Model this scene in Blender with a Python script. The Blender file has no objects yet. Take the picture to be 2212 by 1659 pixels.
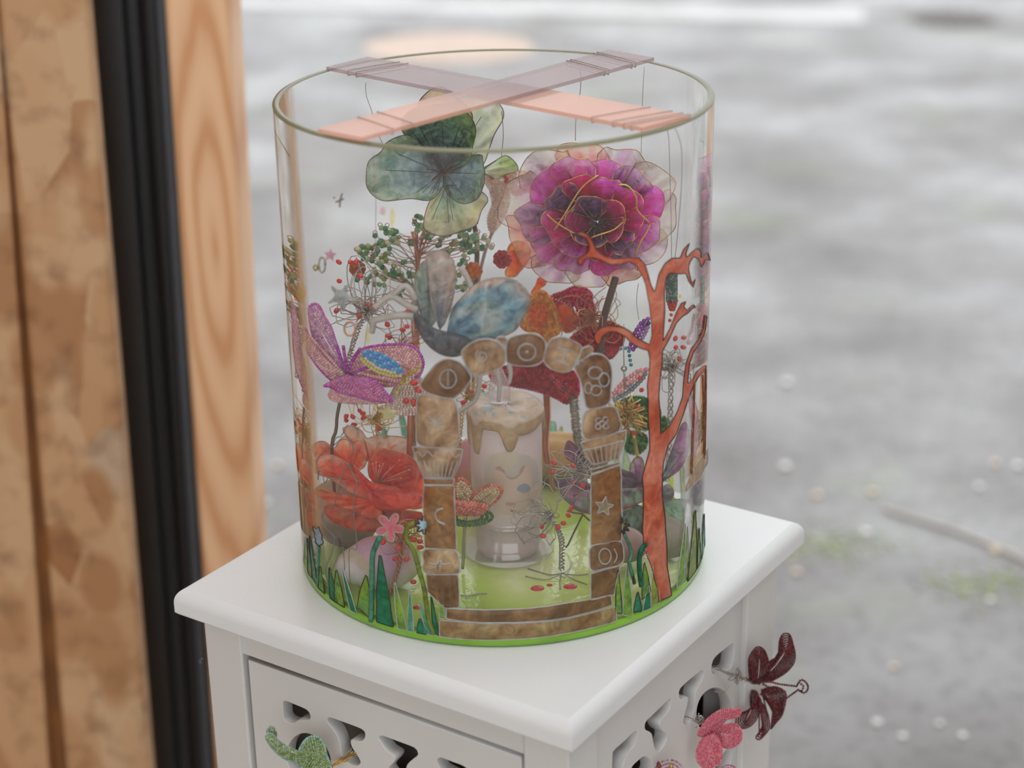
import bpy, bmesh, math, random
import numpy as np
from mathutils import Vector, Matrix
from mathutils.geometry import delaunay_2d_cdt

S = bpy.context.scene
COL = S.collection
rnd = random.Random(7)
NPR = np.random.RandomState(11)

# ------------------------------------------------------------------ camera
ZT = 0.72                                   # height of the cabinet top
W, H = 2212.0, 1659.0
YAW, PIT, ROL, FPX = 7.35286e-03, 0.384615672, -1.79686672e-02, 3942.5389
CO = np.array([0.0, -1.02282, ZT + 0.523744])
_cy, _sy, _cp, _sp = math.cos(YAW), math.sin(YAW), math.cos(PIT), math.sin(PIT)
FW = np.array([_sy * _cp, _cy * _cp, -_sp])
_r = np.array([_cy, -_sy, 0.0]); _u = np.cross(_r, FW)
RT = math.cos(ROL) * _r + math.sin(ROL) * _u
UP = -math.sin(ROL) * _r + math.cos(ROL) * _u
cd = bpy.data.cameras.new('camera'); cam = bpy.data.objects.new('camera', cd); COL.objects.link(cam)
cam.matrix_world = Matrix(((RT[0], UP[0], -FW[0], CO[0]), (RT[1], UP[1], -FW[1], CO[1]), (RT[2], UP[2], -FW[2], CO[2]), (0, 0, 0, 1)))
cd.sensor_fit = 'HORIZONTAL'; cd.sensor_width = 36.0; cd.lens = FPX / W * 36.0
cd.clip_start = 0.05; cd.clip_end = 200
cd.dof.use_dof = True; cd.dof.focus_distance = 1.075; cd.dof.aperture_fstop = 4.8
S.camera = cam
# ------------------------------------------------------------------ sky, fill light, exposure
wd = bpy.data.worlds.new('overcast_sky'); S.world = wd; wd.use_nodes = True
bg = wd.node_tree.nodes['Background']; bg.inputs[0].default_value = (0.93, 0.965, 1.0, 1); bg.inputs[1].default_value = 1.58

def area(name, loc, rot, sx, sy, power, col):
    l = bpy.data.lights.new(name, 'AREA'); l.shape = 'RECTANGLE'; l.size = sx; l.size_y = sy; l.energy = power; l.color = col
    o = bpy.data.objects.new(name, l); o.location = loc; o.rotation_euler = rot; COL.objects.link(o)
area('overhead_fill', (0.3, -0.6, 2.66), (0, 0, 0), 2.0, 1.4, 20, (0.96, 0.985, 1.0))  # unseen area light added to brighten the cabinet top and the room
S.view_settings.view_transform = 'Standard'; S.view_settings.look = 'None'
S.view_settings.exposure = 0.38; S.view_settings.gamma = 1.0; S.view_settings.use_curve_mapping = False
S.cycles.transparent_max_bounces = 64; S.cycles.max_bounces = 10; S.cycles.diffuse_bounces = 4
S.cycles.glossy_bounces = 4; S.cycles.transmission_bounces = 6

# ------------------------------------------------------------------ geometry of the photograph -> places in the room
def ray(px, py):
    px = np.asarray(px, float); py = np.asarray(py, float)
    return FW + np.multiply.outer((px - W / 2) / FPX, RT) + np.multiply.outer((H / 2 - py) / FPX, UP)
def at_z(px, py, z):
    d = ray(px, py); t = (z - CO[2]) / d[..., 2]; return CO + d * t[..., None]
def at_y(px, py, y, dz=0.0):
    """point seen at px,py on the upright plane y, then dz towards the viewer"""
    d = ray(px, py); t = (y - CO[1]) / d[..., 1] - dz; q = CO + d * np.asarray(t)[..., None]
    low = (q[..., 0] ** 2 + q[..., 1] ** 2 < .0146) & (q[..., 2] > ZT - .08); q[..., 2] = np.where(low, np.maximum(q[..., 2], ZT + .0086), q[..., 2]); return q   # nothing dips below the vase floor
def on_cyl(px, py, r, cx=0.0, cy=0.0, back=False):
    d = ray(px, py); ox, oy = CO[0] - cx, CO[1] - cy
    a = d[..., 0] ** 2 + d[..., 1] ** 2; b = ox * d[..., 0] + oy * d[..., 1]; c = ox * ox + oy * oy - r * r
    s = np.sqrt(np.maximum(b * b - a * c, 0)); t = (-b + s) / a if back else (-b - s) / a
    return CO + d * t[..., None]
def on_plane(px, py, p0, n):
    d = ray(px, py); t = ((np.asarray(p0) - CO) @ n) / (d @ n); return CO + d * t[..., None]
def px_crop(pts, x0, y0, s):
    a = np.asarray(pts, float); return a / s + np.array([x0, y0])

# ------------------------------------------------------------------ mesh builder
class MB:
    def __init__(self): self.v = []; self.f = []; self.c = []; self.n = 0
    def add(self, v, f, col=(1, 1, 1, 1)):
        v = np.asarray(v, float); self.v.append(v); self.f.extend([tuple(int(i) + self.n for i in q) for q in f])
        c = np.asarray(col, float)
        if c.ndim == 1:
            if len(c) == 3: c = np.append(c, 1.0)
            c = np.tile(c, (len(v), 1))
        self.c.append(c); self.n += len(v); return self
    def tube(self, pts, r, n=6, closed=False, col=(1, 1, 1, 1), cap=True):
        p = np.asarray(pts, float); m = len(p)
        if m < 2: return self
        r = np.full(m, r) if np.isscalar(r) else np.asarray(r, float)
        t = np.roll(p, -1, 0) - np.roll(p, 1, 0)
        if not closed: t[0] = p[1] - p[0]; t[-1] = p[-1] - p[-2]
        t /= np.linalg.norm(t, axis=1)[:, None] + 1e-12
        a = np.cross(t[0], [0.31, 0.17, 0.93]); a /= np.linalg.norm(a) + 1e-12
        A = np.zeros((m, 3))
        for i in range(m):
            a = a - t[i] * (a @ t[i]); a /= np.linalg.norm(a) + 1e-12; A[i] = a
        B = np.cross(t, A); th = np.arange(n) * 2 * math.pi / n
        v = (p[:, None] + r[:, None, None] * (np.cos(th)[None, :, None] * A[:, None] + np.sin(th)[None, :, None] * B[:, None])).reshape(-1, 3)
        f = []
        for i in range(m if closed else m - 1):
            j = (i + 1) % m
            for k in range(n):
                l = (k + 1) % n; f.append((i * n + k, i * n + l, j * n + l, j * n + k))
        if cap and not closed: f.append(tuple(range(n))[::-1]); f.append(tuple((m - 1) * n + k for k in range(n)))
        cc = np.asarray(col, float)
        if cc.ndim == 2: cc = np.repeat(cc, n, 0)
        return self.add(v, f, cc)
    def ball(self, c, r, nu=8, nv=6, col=(1, 1, 1, 1), ax=None):
        v, f = SPH(nu, nv); r = np.asarray(r, float) * np.ones(3); w = v * r
        if ax is not None: w = w @ np.asarray(ax)
        return self.add(w + np.asarray(c), f, col)
    def box(self, lo, hi, col=(1, 1, 1, 1)):
        x0, y0, z0 = lo; x1, y1, z1 = hi
        v = [(x0, y0, z0), (x1, y0, z0), (x1, y1, z0), (x0, y1, z0), (x0, y0, z1), (x1, y0, z1), (x1, y1, z1), (x0, y1, z1)]
        return self.add(v, [(0, 3, 2, 1), (4, 5, 6, 7), (0, 1, 5, 4), (1, 2, 6, 5), (2, 3, 7, 6), (3, 0, 4, 7)], col)
    def beads(self, P, r, cols, nu=6, nv=4):
        P = np.asarray(P, float); v, f = SPH(nu, nv); k = len(v); m = len(P)
        if m == 0: return self
        r = np.full(m, r) if np.isscalar(r) else r
        V = (P[:, None] + v[None] * np.asarray(r)[:, None, None]).reshape(-1, 3)
        for i in range(m):
            o = self.n + i * k; self.f.extend([tuple(a + o for a in q) for q in f])
        self.v.append(V); c = np.asarray(cols, float)
        if c.ndim == 1: c = np.tile(c, (m, 1))
        if c.shape[1] == 3: c = np.c_[c, np.ones(len(c))]
        self.c.append(np.repeat(c, k, 0)); self.n += len(V); return self
    def lathe(self, prof, c, n=48, col=(1, 1, 1, 1), closed=True):
        th = np.arange(n) * 2 * math.pi / n; v = []; m = len(prof)
        for (r, z) in prof:
            for t in th: v.append((c[0] + r * math.cos(t), c[1] + r * math.sin(t), c[2] + z))
        f = []
        for i in range(m - 1):
            for k in range(n):
                l = (k + 1) % n; f.append((i * n + k, i * n + l, (i + 1) * n + l, (i + 1) * n + k))
        return self.add(v, f, col)
    def build(self, name, mat, parent=None, smooth=True, origin=None, label=None, kind=None, solid=0):
        me = bpy.data.meshes.new(name)
        V = np.concatenate(self.v) if self.v else np.zeros((0, 3))
        par = np.zeros(3)
        if parent is not None: par = WORLD[parent.name]
        org = par if origin is None else np.asarray(origin, float)
        me.from_pydata((V - org).tolist(), [], self.f)
        at = me.color_attributes.new('Col', 'FLOAT_COLOR', 'POINT')
        at.data.foreach_set('color', np.concatenate(self.c).astype(np.float32).ravel())
        if smooth: me.polygons.foreach_set('use_smooth', [True] * len(me.polygons))
        me.materials.append(mat); me.update()
        o = bpy.data.objects.new(name, me); COL.objects.link(o)
        if parent is not None: o.parent = parent
        o.location = Vector(org - par); WORLD[o.name] = org
        if label: o['label'] = label
        if kind: o['kind'] = kind
        if solid:
            md = o.modifiers.new('thick', 'SOLIDIFY'); md.thickness = solid; md.offset = 0
        return o
WORLD = {}
_sph = {}
def SPH(nu, nv):
    if (nu, nv) in _sph: return _sph[(nu, nv)]
    v = [(0, 0, 1)]; f = []
    for i in range(1, nv):
        a = math.pi * i / nv
        for k in range(nu):
            b = 2 * math.pi * k / nu; v.append((math.sin(a) * math.cos(b), math.sin(a) * math.sin(b), math.cos(a)))
    v.append((0, 0, -1)); L = len(v) - 1
    for k in range(nu):
        f.append((0, 1 + k, 1 + (k + 1) % nu)); f.append((L, L - nu + (k + 1) % nu, L - nu + k))
    for i in range(nv - 2):
        for k in range(nu):
            l = (k + 1) % nu; a = 1 + i * nu; f.append((a + k, a + nu + k, a + nu + l, a + l))
    _sph[(nu, nv)] = (np.array(v), f); return _sph[(nu, nv)]

def thing(name, label, cat, loc, group=None):
    o = bpy.data.objects.new(name, None); o.empty_display_size = 0.01; COL.objects.link(o)
    o.location = Vector(np.asarray(loc, float)); o['label'] = label; o['category'] = cat
    if group: o['group'] = group
    WORLD[o.name] = np.asarray(loc, float); return o
def tag(o, label, cat, group=None):
    o['label'] = label; o['category'] = cat
    if group: o['group'] = group
    return o
def struct(o): o['kind'] = 'structure'; return o

def smooth_closed(P, n):
    """Catmull-Rom through a closed outline, n points evenly spaced"""
    P = np.asarray(P, float); m = len(P); k = 8; t = np.arange(k) / k; out = []
    for i in range(m):
        a, b, c, d = P[i - 1], P[i], P[(i + 1) % m], P[(i + 2) % m]
        for s in t: out.append(0.5 * (2 * b + (c - a) * s + (2 * a - 5 * b + 4 * c - d) * s * s + (3 * b - a - 3 * c + d) * s ** 3))
    return resample(np.array(out), n, True)
def resample(P, n, closed=False):
    P = np.asarray(P, float); Q = np.r_[P, P[:1]] if closed else P
    d = np.r_[0, np.cumsum(np.linalg.norm(np.diff(Q, axis=0), axis=1))]
    s = np.linspace(0, d[-1], n, endpoint=not closed)
    return np.stack([np.interp(s, d, Q[:, j]) for j in range(Q.shape[1])], 1)
def spline(P, n):
    P = np.asarray(P, float); m = len(P); out = []
    for i in range(m - 1):
        a, b, c, d = P[max(i - 1, 0)], P[i], P[i + 1], P[min(i + 2, m - 1)]
        for s in np.arange(10) / 10: out.append(0.5 * (2 * b + (c - a) * s + (2 * a - 5 * b + 4 * c - d) * s * s + (3 * b - a - 3 * c + d) * s ** 3))
    out.append(P[-1]); return resample(np.array(out), n)
def wav(n, k, seed, closed=True):
    """smooth random wave in -1..1 along a closed loop"""
    r = np.random.RandomState(seed); x = np.arange(n) / n * 2 * math.pi; y = np.zeros(n)
    for j in range(1, k + 1): y += r.normal() * np.sin(j * x + r.uniform(0, 6.3)) / math.sqrt(j)
    return y / (np.abs(y).max() + 1e-9)

# ------------------------------------------------------------------ materials
def nodes(name):
    m = bpy.data.materials.new(name); m.use_nodes = True; t = m.node_tree; t.nodes.clear()
    out = t.nodes.new('ShaderNodeOutputMaterial'); return m, t, out
def N(t, kind, **kw):
    n = t.nodes.new(kind)
    for k, v in kw.items():
        if k.startswith('i_'):
            key = k[2:]; key = int(key) if key.isdigit() else key.replace('_', ' ')
            n.inputs[key].default_value = v
        else: setattr(n, k, v)
    return n
def L(t, a, b): t.links.new(a, b)
def ramp(t, fac, stops):
    r = t.nodes.new('ShaderNodeValToRGB'); L(t, fac, r.inputs[0]); e = r.color_ramp.elements
    while len(e) < len(stops): e.new(0.5)
    for i, (p, c) in enumerate(stops): e[i].position = p; e[i].color = (*c, 1) if len(c) == 3 else c
    return r.outputs[0]
def srgb(h):
    h = h.lstrip('#'); return tuple(((int(h[i:i + 2], 16) / 255 + 0.055) / 1.055) ** 2.4 if int(h[i:i + 2], 16) > 10 else int(h[i:i + 2], 16) / 255 / 12.92 for i in (0, 2, 4))
def plain(name, col, rough=0.5, metal=0.0, var=0.0, scale=30.0, bump=0.0, bscale=200.0, spec=0.5):
    if isinstance(col, str): col = srgb(col)
    m, t, out = nodes(name); b = N(t, 'ShaderNodeBsdfPrincipled', i_Roughness=rough, i_Metallic=metal)
    b.inputs['Specular IOR Level'].default_value = spec
    tc = N(t, 'ShaderNodeTexCoord'); nz = N(t, 'ShaderNodeTexNoise', i_Scale=scale, i_Detail=4.0); L(t, tc.outputs['Object'], nz.inputs['Vector'])
    lo = tuple(c * (1 - var) for c in col); hi = tuple(min(1, c * (1 + var)) for c in col)
    L(t, ramp(t, nz.outputs[0], [(0.3, lo), (0.7, hi)]), b.inputs['Base Color'])
    if bump:
        n2 = N(t, 'ShaderNodeTexNoise', i_Scale=bscale, i_Detail=3.0); L(t, tc.outputs['Object'], n2.inputs['Vector'])
        bp = N(t, 'ShaderNodeBump', i_Strength=bump, i_Distance=0.002); L(t, n2.outputs[0], bp.inputs['Height']); L(t, bp.outputs[0], b.inputs['Normal'])
    L(t, b.outputs[0], out.inputs[0]); return m
def attr_mat(name, rough=0.15, trans=0.35, bump=0.0, bscale=300.0, tint=0.5, see=True, spec=0.5, metal=0.0, streak=0.0, bdist=.0015):
    """pigment from the mesh's own colour attribute; alpha = how much pigment covers what is behind"""
    m, t, out = nodes(name); at = N(t, 'ShaderNodeAttribute', attribute_name='Col')
    b = N(t, 'ShaderNodeBsdfPrincipled', i_Roughness=rough, i_Metallic=metal); b.inputs['Specular IOR Level'].default_value = spec
    colr = at.outputs['Color']
    tc = N(t, 'ShaderNodeTexCoord')
    if streak:
        nz = N(t, 'ShaderNodeTexNoise', i_Scale=120.0, i_Detail=5.0, i_Distortion=1.5); L(t, tc.outputs['Object'], nz.inputs['Vector'])
        mx = N(t, 'ShaderNodeMix', data_type='RGBA', blend_type='OVERLAY'); mx.inputs[0].default_value = streak
        L(t, colr, mx.inputs[6]); L(t, ramp(t, nz.outputs[0], [(0.3, (0.1, 0.1, 0.1)), (0.7, (0.9, 0.9, 0.9))]), mx.inputs[7]); colr = mx.outputs[2]
    L(t, colr, b.inputs['Base Color'])
    if bump:
        n2 = N(t, 'ShaderNodeTexNoise', i_Scale=bscale, i_Detail=4.0, i_Distortion=0.6); L(t, tc.outputs['Object'], n2.inputs['Vector'])
        bp = N(t, 'ShaderNodeBump', i_Strength=bump, i_Distance=bdist); L(t, n2.outputs[0], bp.inputs['Height']); L(t, bp.outputs[0], b.inputs['Normal'])
    sh = b.outputs[0]
    if trans:
        tl = N(t, 'ShaderNodeBsdfTranslucent'); L(t, colr, tl.inputs[0])
        mx = N(t, 'ShaderNodeMixShader'); mx.inputs[0].default_value = trans; L(t, sh, mx.inputs[1]); L(t, tl.outputs[0], mx.inputs[2]); sh = mx.outputs[0]
    if see:
        tr = N(t, 'ShaderNodeBsdfTransparent'); mc = N(t, 'ShaderNodeMix', data_type='RGBA'); mc.inputs[0].default_value = tint
        mc.inputs[6].default_value = (1, 1, 1, 1); L(t, colr, mc.inputs[7]); L(t, mc.outputs[2], tr.inputs[0])
        mx = N(t, 'ShaderNodeMixShader'); L(t, at.outputs['Alpha'], mx.inputs[0]); L(t, tr.outputs[0], mx.inputs[1]); L(t, sh, mx.inputs[2]); sh = mx.outputs[0]
    L(t, sh, out.inputs[0]); return m
def clear(name, tint, refl=0.9, base=0.035, rough=0.0, haze=0.0, hazecol=(0.8, 0.8, 0.8), pw=5.0):
    """thin clear sheet: see-through with a mirror-like reflection that grows at grazing angles"""
    m, t, out = nodes(name); lw = N(t, 'ShaderNodeLayerWeight', i_Blend=0.5)
    p = N(t, 'ShaderNodeMath', operation='POWER'); L(t, lw.outputs['Facing'], p.inputs[0]); p.inputs[1].default_value = pw
    q = N(t, 'ShaderNodeMath', operation='MULTIPLY_ADD'); L(t, p.outputs[0], q.inputs[0]); q.inputs[1].default_value = refl - base; q.inputs[2].default_value = base
    tr = N(t, 'ShaderNodeBsdfTransparent'); tr.inputs[0].default_value = (*tint, 1); gl = N(t, 'ShaderNodeBsdfGlossy', i_Roughness=rough)
    a = tr.outputs[0]
    if haze:
        d = N(t, 'ShaderNodeBsdfDiffuse'); d.inputs[0].default_value = (*hazecol, 1); mh = N(t, 'ShaderNodeMixShader'); mh.inputs[0].default_value = haze
        L(t, a, mh.inputs[1]); L(t, d.outputs[0], mh.inputs[2]); a = mh.outputs[0]
    mx = N(t, 'ShaderNodeMixShader'); L(t, q.outputs[0], mx.inputs[0]); L(t, a, mx.inputs[1]); L(t, gl.outputs[0], mx.inputs[2]); L(t, mx.outputs[0], out.inputs[0]); return m

M = {}
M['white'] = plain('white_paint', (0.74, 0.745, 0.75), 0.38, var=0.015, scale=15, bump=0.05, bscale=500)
M['whiteshade'] = plain('white_paint_shaded', (0.61, 0.595, 0.58), 0.45, var=0.02, scale=12)  # same white paint, with the shade of the side faces put into its colour
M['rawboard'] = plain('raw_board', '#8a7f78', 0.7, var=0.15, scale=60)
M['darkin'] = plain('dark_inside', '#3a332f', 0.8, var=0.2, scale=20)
M['black'] = plain('black_lacquer', (0.006, 0.006, 0.007), 0.35, var=0.1)
M['blackwarm'] = plain('black_brown_seal', (0.012, 0.008, 0.007), 0.4, var=0.1)
M['greytrim'] = plain('grey_metal_trim', (0.055, 0.06, 0.07), 0.4, var=0.1)
def vase_glass():
    m, t, out = nodes('vase_glass'); lw = N(t, 'ShaderNodeLayerWeight', i_Blend=0.5)
    p = N(t, 'ShaderNodeMath', operation='POWER'); L(t, lw.outputs['Facing'], p.inputs[0]); p.inputs[1].default_value = 4.5
    q = N(t, 'ShaderNodeMath', operation='MULTIPLY_ADD'); L(t, p.outputs[0], q.inputs[0]); q.inputs[1].default_value = .5; q.inputs[2].default_value = .012
    tr = N(t, 'ShaderNodeBsdfTransparent'); tr.inputs[0].default_value = (.996, .997, .995, 1); d = N(t, 'ShaderNodeBsdfDiffuse'); d.inputs[0].default_value = (.97, .965, .96, 1)
    mh = N(t, 'ShaderNodeMixShader'); mh.inputs[0].default_value = .024; L(t, tr.outputs[0], mh.inputs[1]); L(t, d.outputs[0], mh.inputs[2])
    gl = N(t, 'ShaderNodeBsdfGlossy', i_Roughness=0.0); mx = N(t, 'ShaderNodeMixShader'); L(t, q.outputs[0], mx.inputs[0]); L(t, mh.outputs[0], mx.inputs[1]); L(t, gl.outputs[0], mx.inputs[2])
    g = N(t, 'ShaderNodeBsdfGlass', i_IOR=1.5, i_Roughness=0.0); g.inputs[0].default_value = (.97, .98, .96, 1)
    mp = N(t, 'ShaderNodeMapRange'); mp.inputs[1].default_value = .62; mp.inputs[2].default_value = .74; L(t, lw.outputs['Facing'], mp.inputs[0])
    mg = N(t, 'ShaderNodeMixShader'); L(t, mp.outputs[0], mg.inputs[0]); L(t, mx.outputs[0], mg.inputs[1]); L(t, g.outputs[0], mg.inputs[2]); L(t, mg.outputs[0], out.inputs[0]); return m
M['glass'] = vase_glass()
M['pane'] = clear('window_glass', (0.995, 0.997, 0.997), 0.8, 0.02)
M['clearplastic'] = clear('clear_plastic', (0.93, 0.91, 0.92), 0.7, 0.10, rough=0.08, haze=0.2, hazecol=(0.85, 0.76, 0.78))
M['rim'] = attr_mat('cut_glass_edge', 0.25, 0.3, tint=0.7)
M['resin'] = attr_mat('resin_film', 0.10, 0.45, bump=0.9, bscale=170, tint=0.95, streak=0.6, bdist=.004)
M['bead'] = attr_mat('glass_bead', 0.2, 0.35, tint=0.7, spec=0.45)
M['pearl'] = attr_mat('lined_glass_bead', 0.25, 0.0, see=False, spec=0.35)
M['acrylic'] = attr_mat('tinted_acrylic', 0.08, 0.3, tint=0.6)
M['paint'] = attr_mat('glass_paint', 0.2, 0.45, bump=0.25, bscale=300, tint=0.8, streak=0.45)
M['decal'] = attr_mat('drawn_pigment', 0.4, 0.0, tint=0.0)
M['copper'] = plain('copper_wire', (0.55, 0.23, 0.13), 0.35, 0.8, var=0.2, scale=90)
M['gold'] = plain('gold_wire', (0.62, 0.42, 0.12), 0.3, 0.8, var=0.2, scale=90)
M['silver'] = plain('silver_wire', (0.42, 0.38, 0.35), 0.32, 0.8, var=0.2, scale=90)
M['bronze'] = plain('brown_wire', (0.14, 0.09, 0.07), 0.4, 0.4, var=0.2, scale=90)
M['liner'] = plain('grey_liner', (0.40, 0.39, 0.38), 0.4, 0.1, var=0.2, scale=200)
M['blackliner'] = plain('black_liner', (0.02, 0.018, 0.016), 0.4, 0.0, var=0.2, scale=200)
M['greyline'] = plain('pewter_liner', (0.21, 0.2, 0.19), 0.4, 0.3, var=0.15, scale=200)
M['thread'] = plain('brown_thread', (0.28, 0.22, 0.18), 0.5, 0.2)
M['red'] = plain('red_enamel', (0.55, 0.02, 0.02), 0.2, 0.0, var=0.1)
M['grey'] = plain('grey_clay', (0.42, 0.38, 0.35), 0.55, 0.0, var=0.15, scale=120, bump=0.3)
M['wax'] = attr_mat('painted_wax', 0.4, 0.3, bump=0.2, bscale=250, see=False, streak=0.25)
M['frost'] = plain('frosted_shell', (0.62, 0.52, 0.50), 0.45, 0.0, var=0.04, scale=600, bump=0.1, bscale=900)
M['rock'] = attr_mat('painted_stone', 0.6, 0.0, bump=0.25, bscale=120, see=False, streak=0.12)

def osb():
    m, t, out = nodes('strand_board'); b = N(t, 'ShaderNodeBsdfPrincipled', i_Roughness=0.55)
    tc = N(t, 'ShaderNodeTexCoord'); cols = None; hts = None
    for i, (rot, sc, seed) in enumerate([(0.5, (24, 9, 9), 0.0), (-0.7, (20, 7, 9), 3.7), (1.2, (22, 8, 13), 8.1)]):
        mp = N(t, 'ShaderNodeMapping'); mp.inputs['Rotation'].default_value = (0, rot, 0); mp.inputs['Scale'].default_value = sc; mp.inputs['Location'].default_value = (seed, seed, seed)
        L(t, tc.outputs['Object'], mp.inputs[0]); v = N(t, 'ShaderNodeTexVoronoi', i_Scale=1.0); L(t, mp.outputs[0], v.inputs['Vector'])
        c = ramp(t, v.outputs['Color'], [(0.1, srgb('#9a673a')), (0.45, srgb('#bd9066')), (0.75, srgb('#c9a47d')), (0.95, srgb('#b39a82'))])
        if cols is None: cols = c
        else:
            mx = N(t, 'ShaderNodeMix', data_type='RGBA'); g = ramp(t, v.outputs['Distance'], [(0.35, (1, 1, 1)), (0.5, (0, 0, 0))]); L(t, g, mx.inputs[0]); L(t, cols, mx.inputs[6]); L(t, c, mx.inputs[7]); cols = mx.outputs[2]
    n = N(t, 'ShaderNodeTexNoise', i_Scale=40.0, i_Detail=5.0); L(t, tc.outputs['Object'], n.inputs['Vector'])
    mx = N(t, 'ShaderNodeMix', data_type='RGBA', blend_type='MULTIPLY'); mx.inputs[0].default_value = 0.7
    L(t, cols, mx.inputs[6]); L(t, ramp(t, n.outputs[0], [(0.25, (0.45, 0.36, 0.28)), (0.5, (1, 1, 1))]), mx.inputs[7]); L(t, mx.outputs[2], b.inputs['Base Color'])
    L(t, b.outputs[0], out.inputs[0]); return m
M['osb'] = osb()
M['osbedge'] = plain('board_edge', '#7a4a1c', 0.7, var=0.25, scale=25)
M['osbrim'] = plain('sawn_edge', '#c3a284', 0.7, var=0.2, scale=40)
def pine():
    m, t, out = nodes('pine'); b = N(t, 'ShaderNodeBsdfPrincipled', i_Roughness=0.5); tc = N(t, 'ShaderNodeTexCoord')
    mp = N(t, 'ShaderNodeMapping'); mp.inputs['Scale'].default_value = (1.0, 1.0, 0.13); mp.inputs['Location'].default_value = (0.24, 0, -0.10); L(t, tc.outputs['Object'], mp.inputs[0])
    w = N(t, 'ShaderNodeTexWave', wave_type='RINGS', rings_direction='Y', i_Scale=24.0, i_Distortion=2.4, i_Detail=2.0); w.inputs['Detail Scale'].default_value = 1.6; L(t, mp.outputs[0], w.inputs[0])
    c = ramp(t, w.outputs[0], [(0.0, srgb('#d49a6c')), (0.3, srgb('#e2b186')), (1.0, srgb('#ecbf96'))])
    L(t, c, b.inputs['Base Color']); L(t, b.outputs[0], out.inputs[0]); return m
M['pine'] = pine()
def asphalt():
    m, t, out = nodes('wet_asphalt'); b = N(t, 'ShaderNodeBsdfPrincipled'); b.inputs['Specular IOR Level'].default_value = 0.6; tc = N(t, 'ShaderNodeTexCoord')
    n1 = N(t, 'ShaderNodeTexNoise', i_Scale=2.2, i_Detail=6.0, i_Roughness=0.6); n2 = N(t, 'ShaderNodeTexNoise', i_Scale=42.0, i_Detail=4.0); n3 = N(t, 'ShaderNodeTexNoise', i_Scale=3.1, i_Detail=5.0)
    mp = N(t, 'ShaderNodeMapping'); mp.inputs['Location'].default_value = (4.4, 1.9, 0)
    L(t, tc.outputs['Object'], n1.inputs['Vector']); L(t, tc.outputs['Object'], n2.inputs['Vector']); L(t, tc.outputs['Object'], mp.inputs[0]); L(t, mp.outputs[0], n3.inputs['Vector'])
    c1 = ramp(t, n1.outputs[0], [(0.3, srgb('#625c58')), (0.5, srgb('#7a7573')), (0.7, srgb('#959392'))])
    c2 = ramp(t, n2.outputs[0], [(0.3, (0.5, 0.5, 0.5)), (0.5, (1, 1, 1)), (0.75, (1.0, 1.0, 1.0))])
    mx = N(t, 'ShaderNodeMix', data_type='RGBA', blend_type='MULTIPLY'); mx.inputs[0].default_value = 0.8; L(t, c1, mx.inputs[6]); L(t, c2, mx.inputs[7])
    mg = N(t, 'ShaderNodeMix', data_type='RGBA'); L(t, ramp(t, n3.outputs[0], [(0.58, (0, 0, 0)), (0.70, (0.3, 0.3, 0.3))]), mg.inputs[0]); L(t, mx.outputs[2], mg.inputs[6]); mg.inputs[7].default_value = (*srgb('#7f8d5c'), 1)
    L(t, mg.outputs[2], b.inputs['Base Color']); L(t, ramp(t, n1.outputs[0], [(0.35, (0.52, 0.52, 0.52)), (0.65, (0.32, 0.32, 0.32))]), b.inputs['Roughness'])
    bp = N(t, 'ShaderNodeBump', i_Strength=0.4, i_Distance=0.004); L(t, n2.outputs[0], bp.inputs['Height']); L(t, bp.outputs[0], b.inputs['Normal'])
    L(t, b.outputs[0], out.inputs[0]); return m
M['asphalt'] = asphalt()
M['roomfloor'] = plain('room_floor', '#c2b8ac', 0.6, var=0.06, scale=4)
M['ceiling'] = plain('ceiling_paint', (0.7, 0.66, 0.6), 0.8)
M['blocker'] = plain('dark_blocker', (0.22, 0.20, 0.18), 0.7)  # for the added light blockers; dark to cut bounce light
M['backwall'] = plain('room_wall', (0.62, 0.50, 0.38), 0.7, var=0.05, scale=2)
M['roadwhite'] = plain('road_white', (0.58, 0.57, 0.55), 0.7, var=0.1, scale=6)
M['roadorange'] = plain('faded_orange', (0.55, 0.42, 0.34), 0.75, var=0.06, scale=8)
M['drain'] = plain('drain_iron', (0.16, 0.14, 0.13), 0.6, 0.3, var=0.2)
M['twig'] = plain('pale_twig', (0.55, 0.50, 0.45), 0.6, var=0.1)
M['pebble'] = plain('pale_pebble', (0.90, 0.88, 0.85), 0.25, var=0.05)
M['pebblewarm'] = plain('warm_pebble', (0.80, 0.62, 0.46), 0.3, var=0.05)
M['moss'] = plain('moss', (0.36, 0.40, 0.24), 0.9, var=0.3, scale=60, bump=0.5, bscale=120)

# ================================================================== setting
def upright(name, e0, e1, y0, y1, mat, parent=None, z0=0.0, z1=2.7, smooth=False, bev=0.0):
    """an upright member between two edges of the frame, each edge given where it crosses the plane y0"""
    def edge(e):
        a = at_y(e[0], e[1], y0); b = at_y(e[2], e[3], y0); k = (b[0] - a[0]) / (b[2] - a[2]); return lambda z: a[0] + k * (z - a[2])
    f0 = (lambda z: e0) if np.isscalar(e0) else edge(e0); f1 = (lambda z: e1) if np.isscalar(e1) else edge(e1)
    v = [(f0(z0), y0, z0), (f1(z0), y0, z0), (f1(z0), y1, z0), (f0(z0), y1, z0), (f0(z1), y0, z1), (f1(z1), y0, z1), (f1(z1), y1, z1), (f0(z1), y1, z1)]
    mb = MB().add(v, [(0, 3, 2, 1), (4, 5, 6, 7), (0, 1, 5, 4), (1, 2, 6, 5), (2, 3, 7, 6), (3, 0, 4, 7)])
    o = mb.build(name, mat, parent, smooth)
    if bev:
        md = o.modifiers.new('bevel', 'BEVEL'); md.width = bev; md.segments = 3
    return o
struct(MB().box((-9, 0.62, -0.05), (9, 14, 0.0)).build('ground', M['asphalt'], smooth=False))
struct(MB().box((-9, -14, -0.05), (9, -3.2, 0.0)).build('ground', M['asphalt'], smooth=False))
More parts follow.
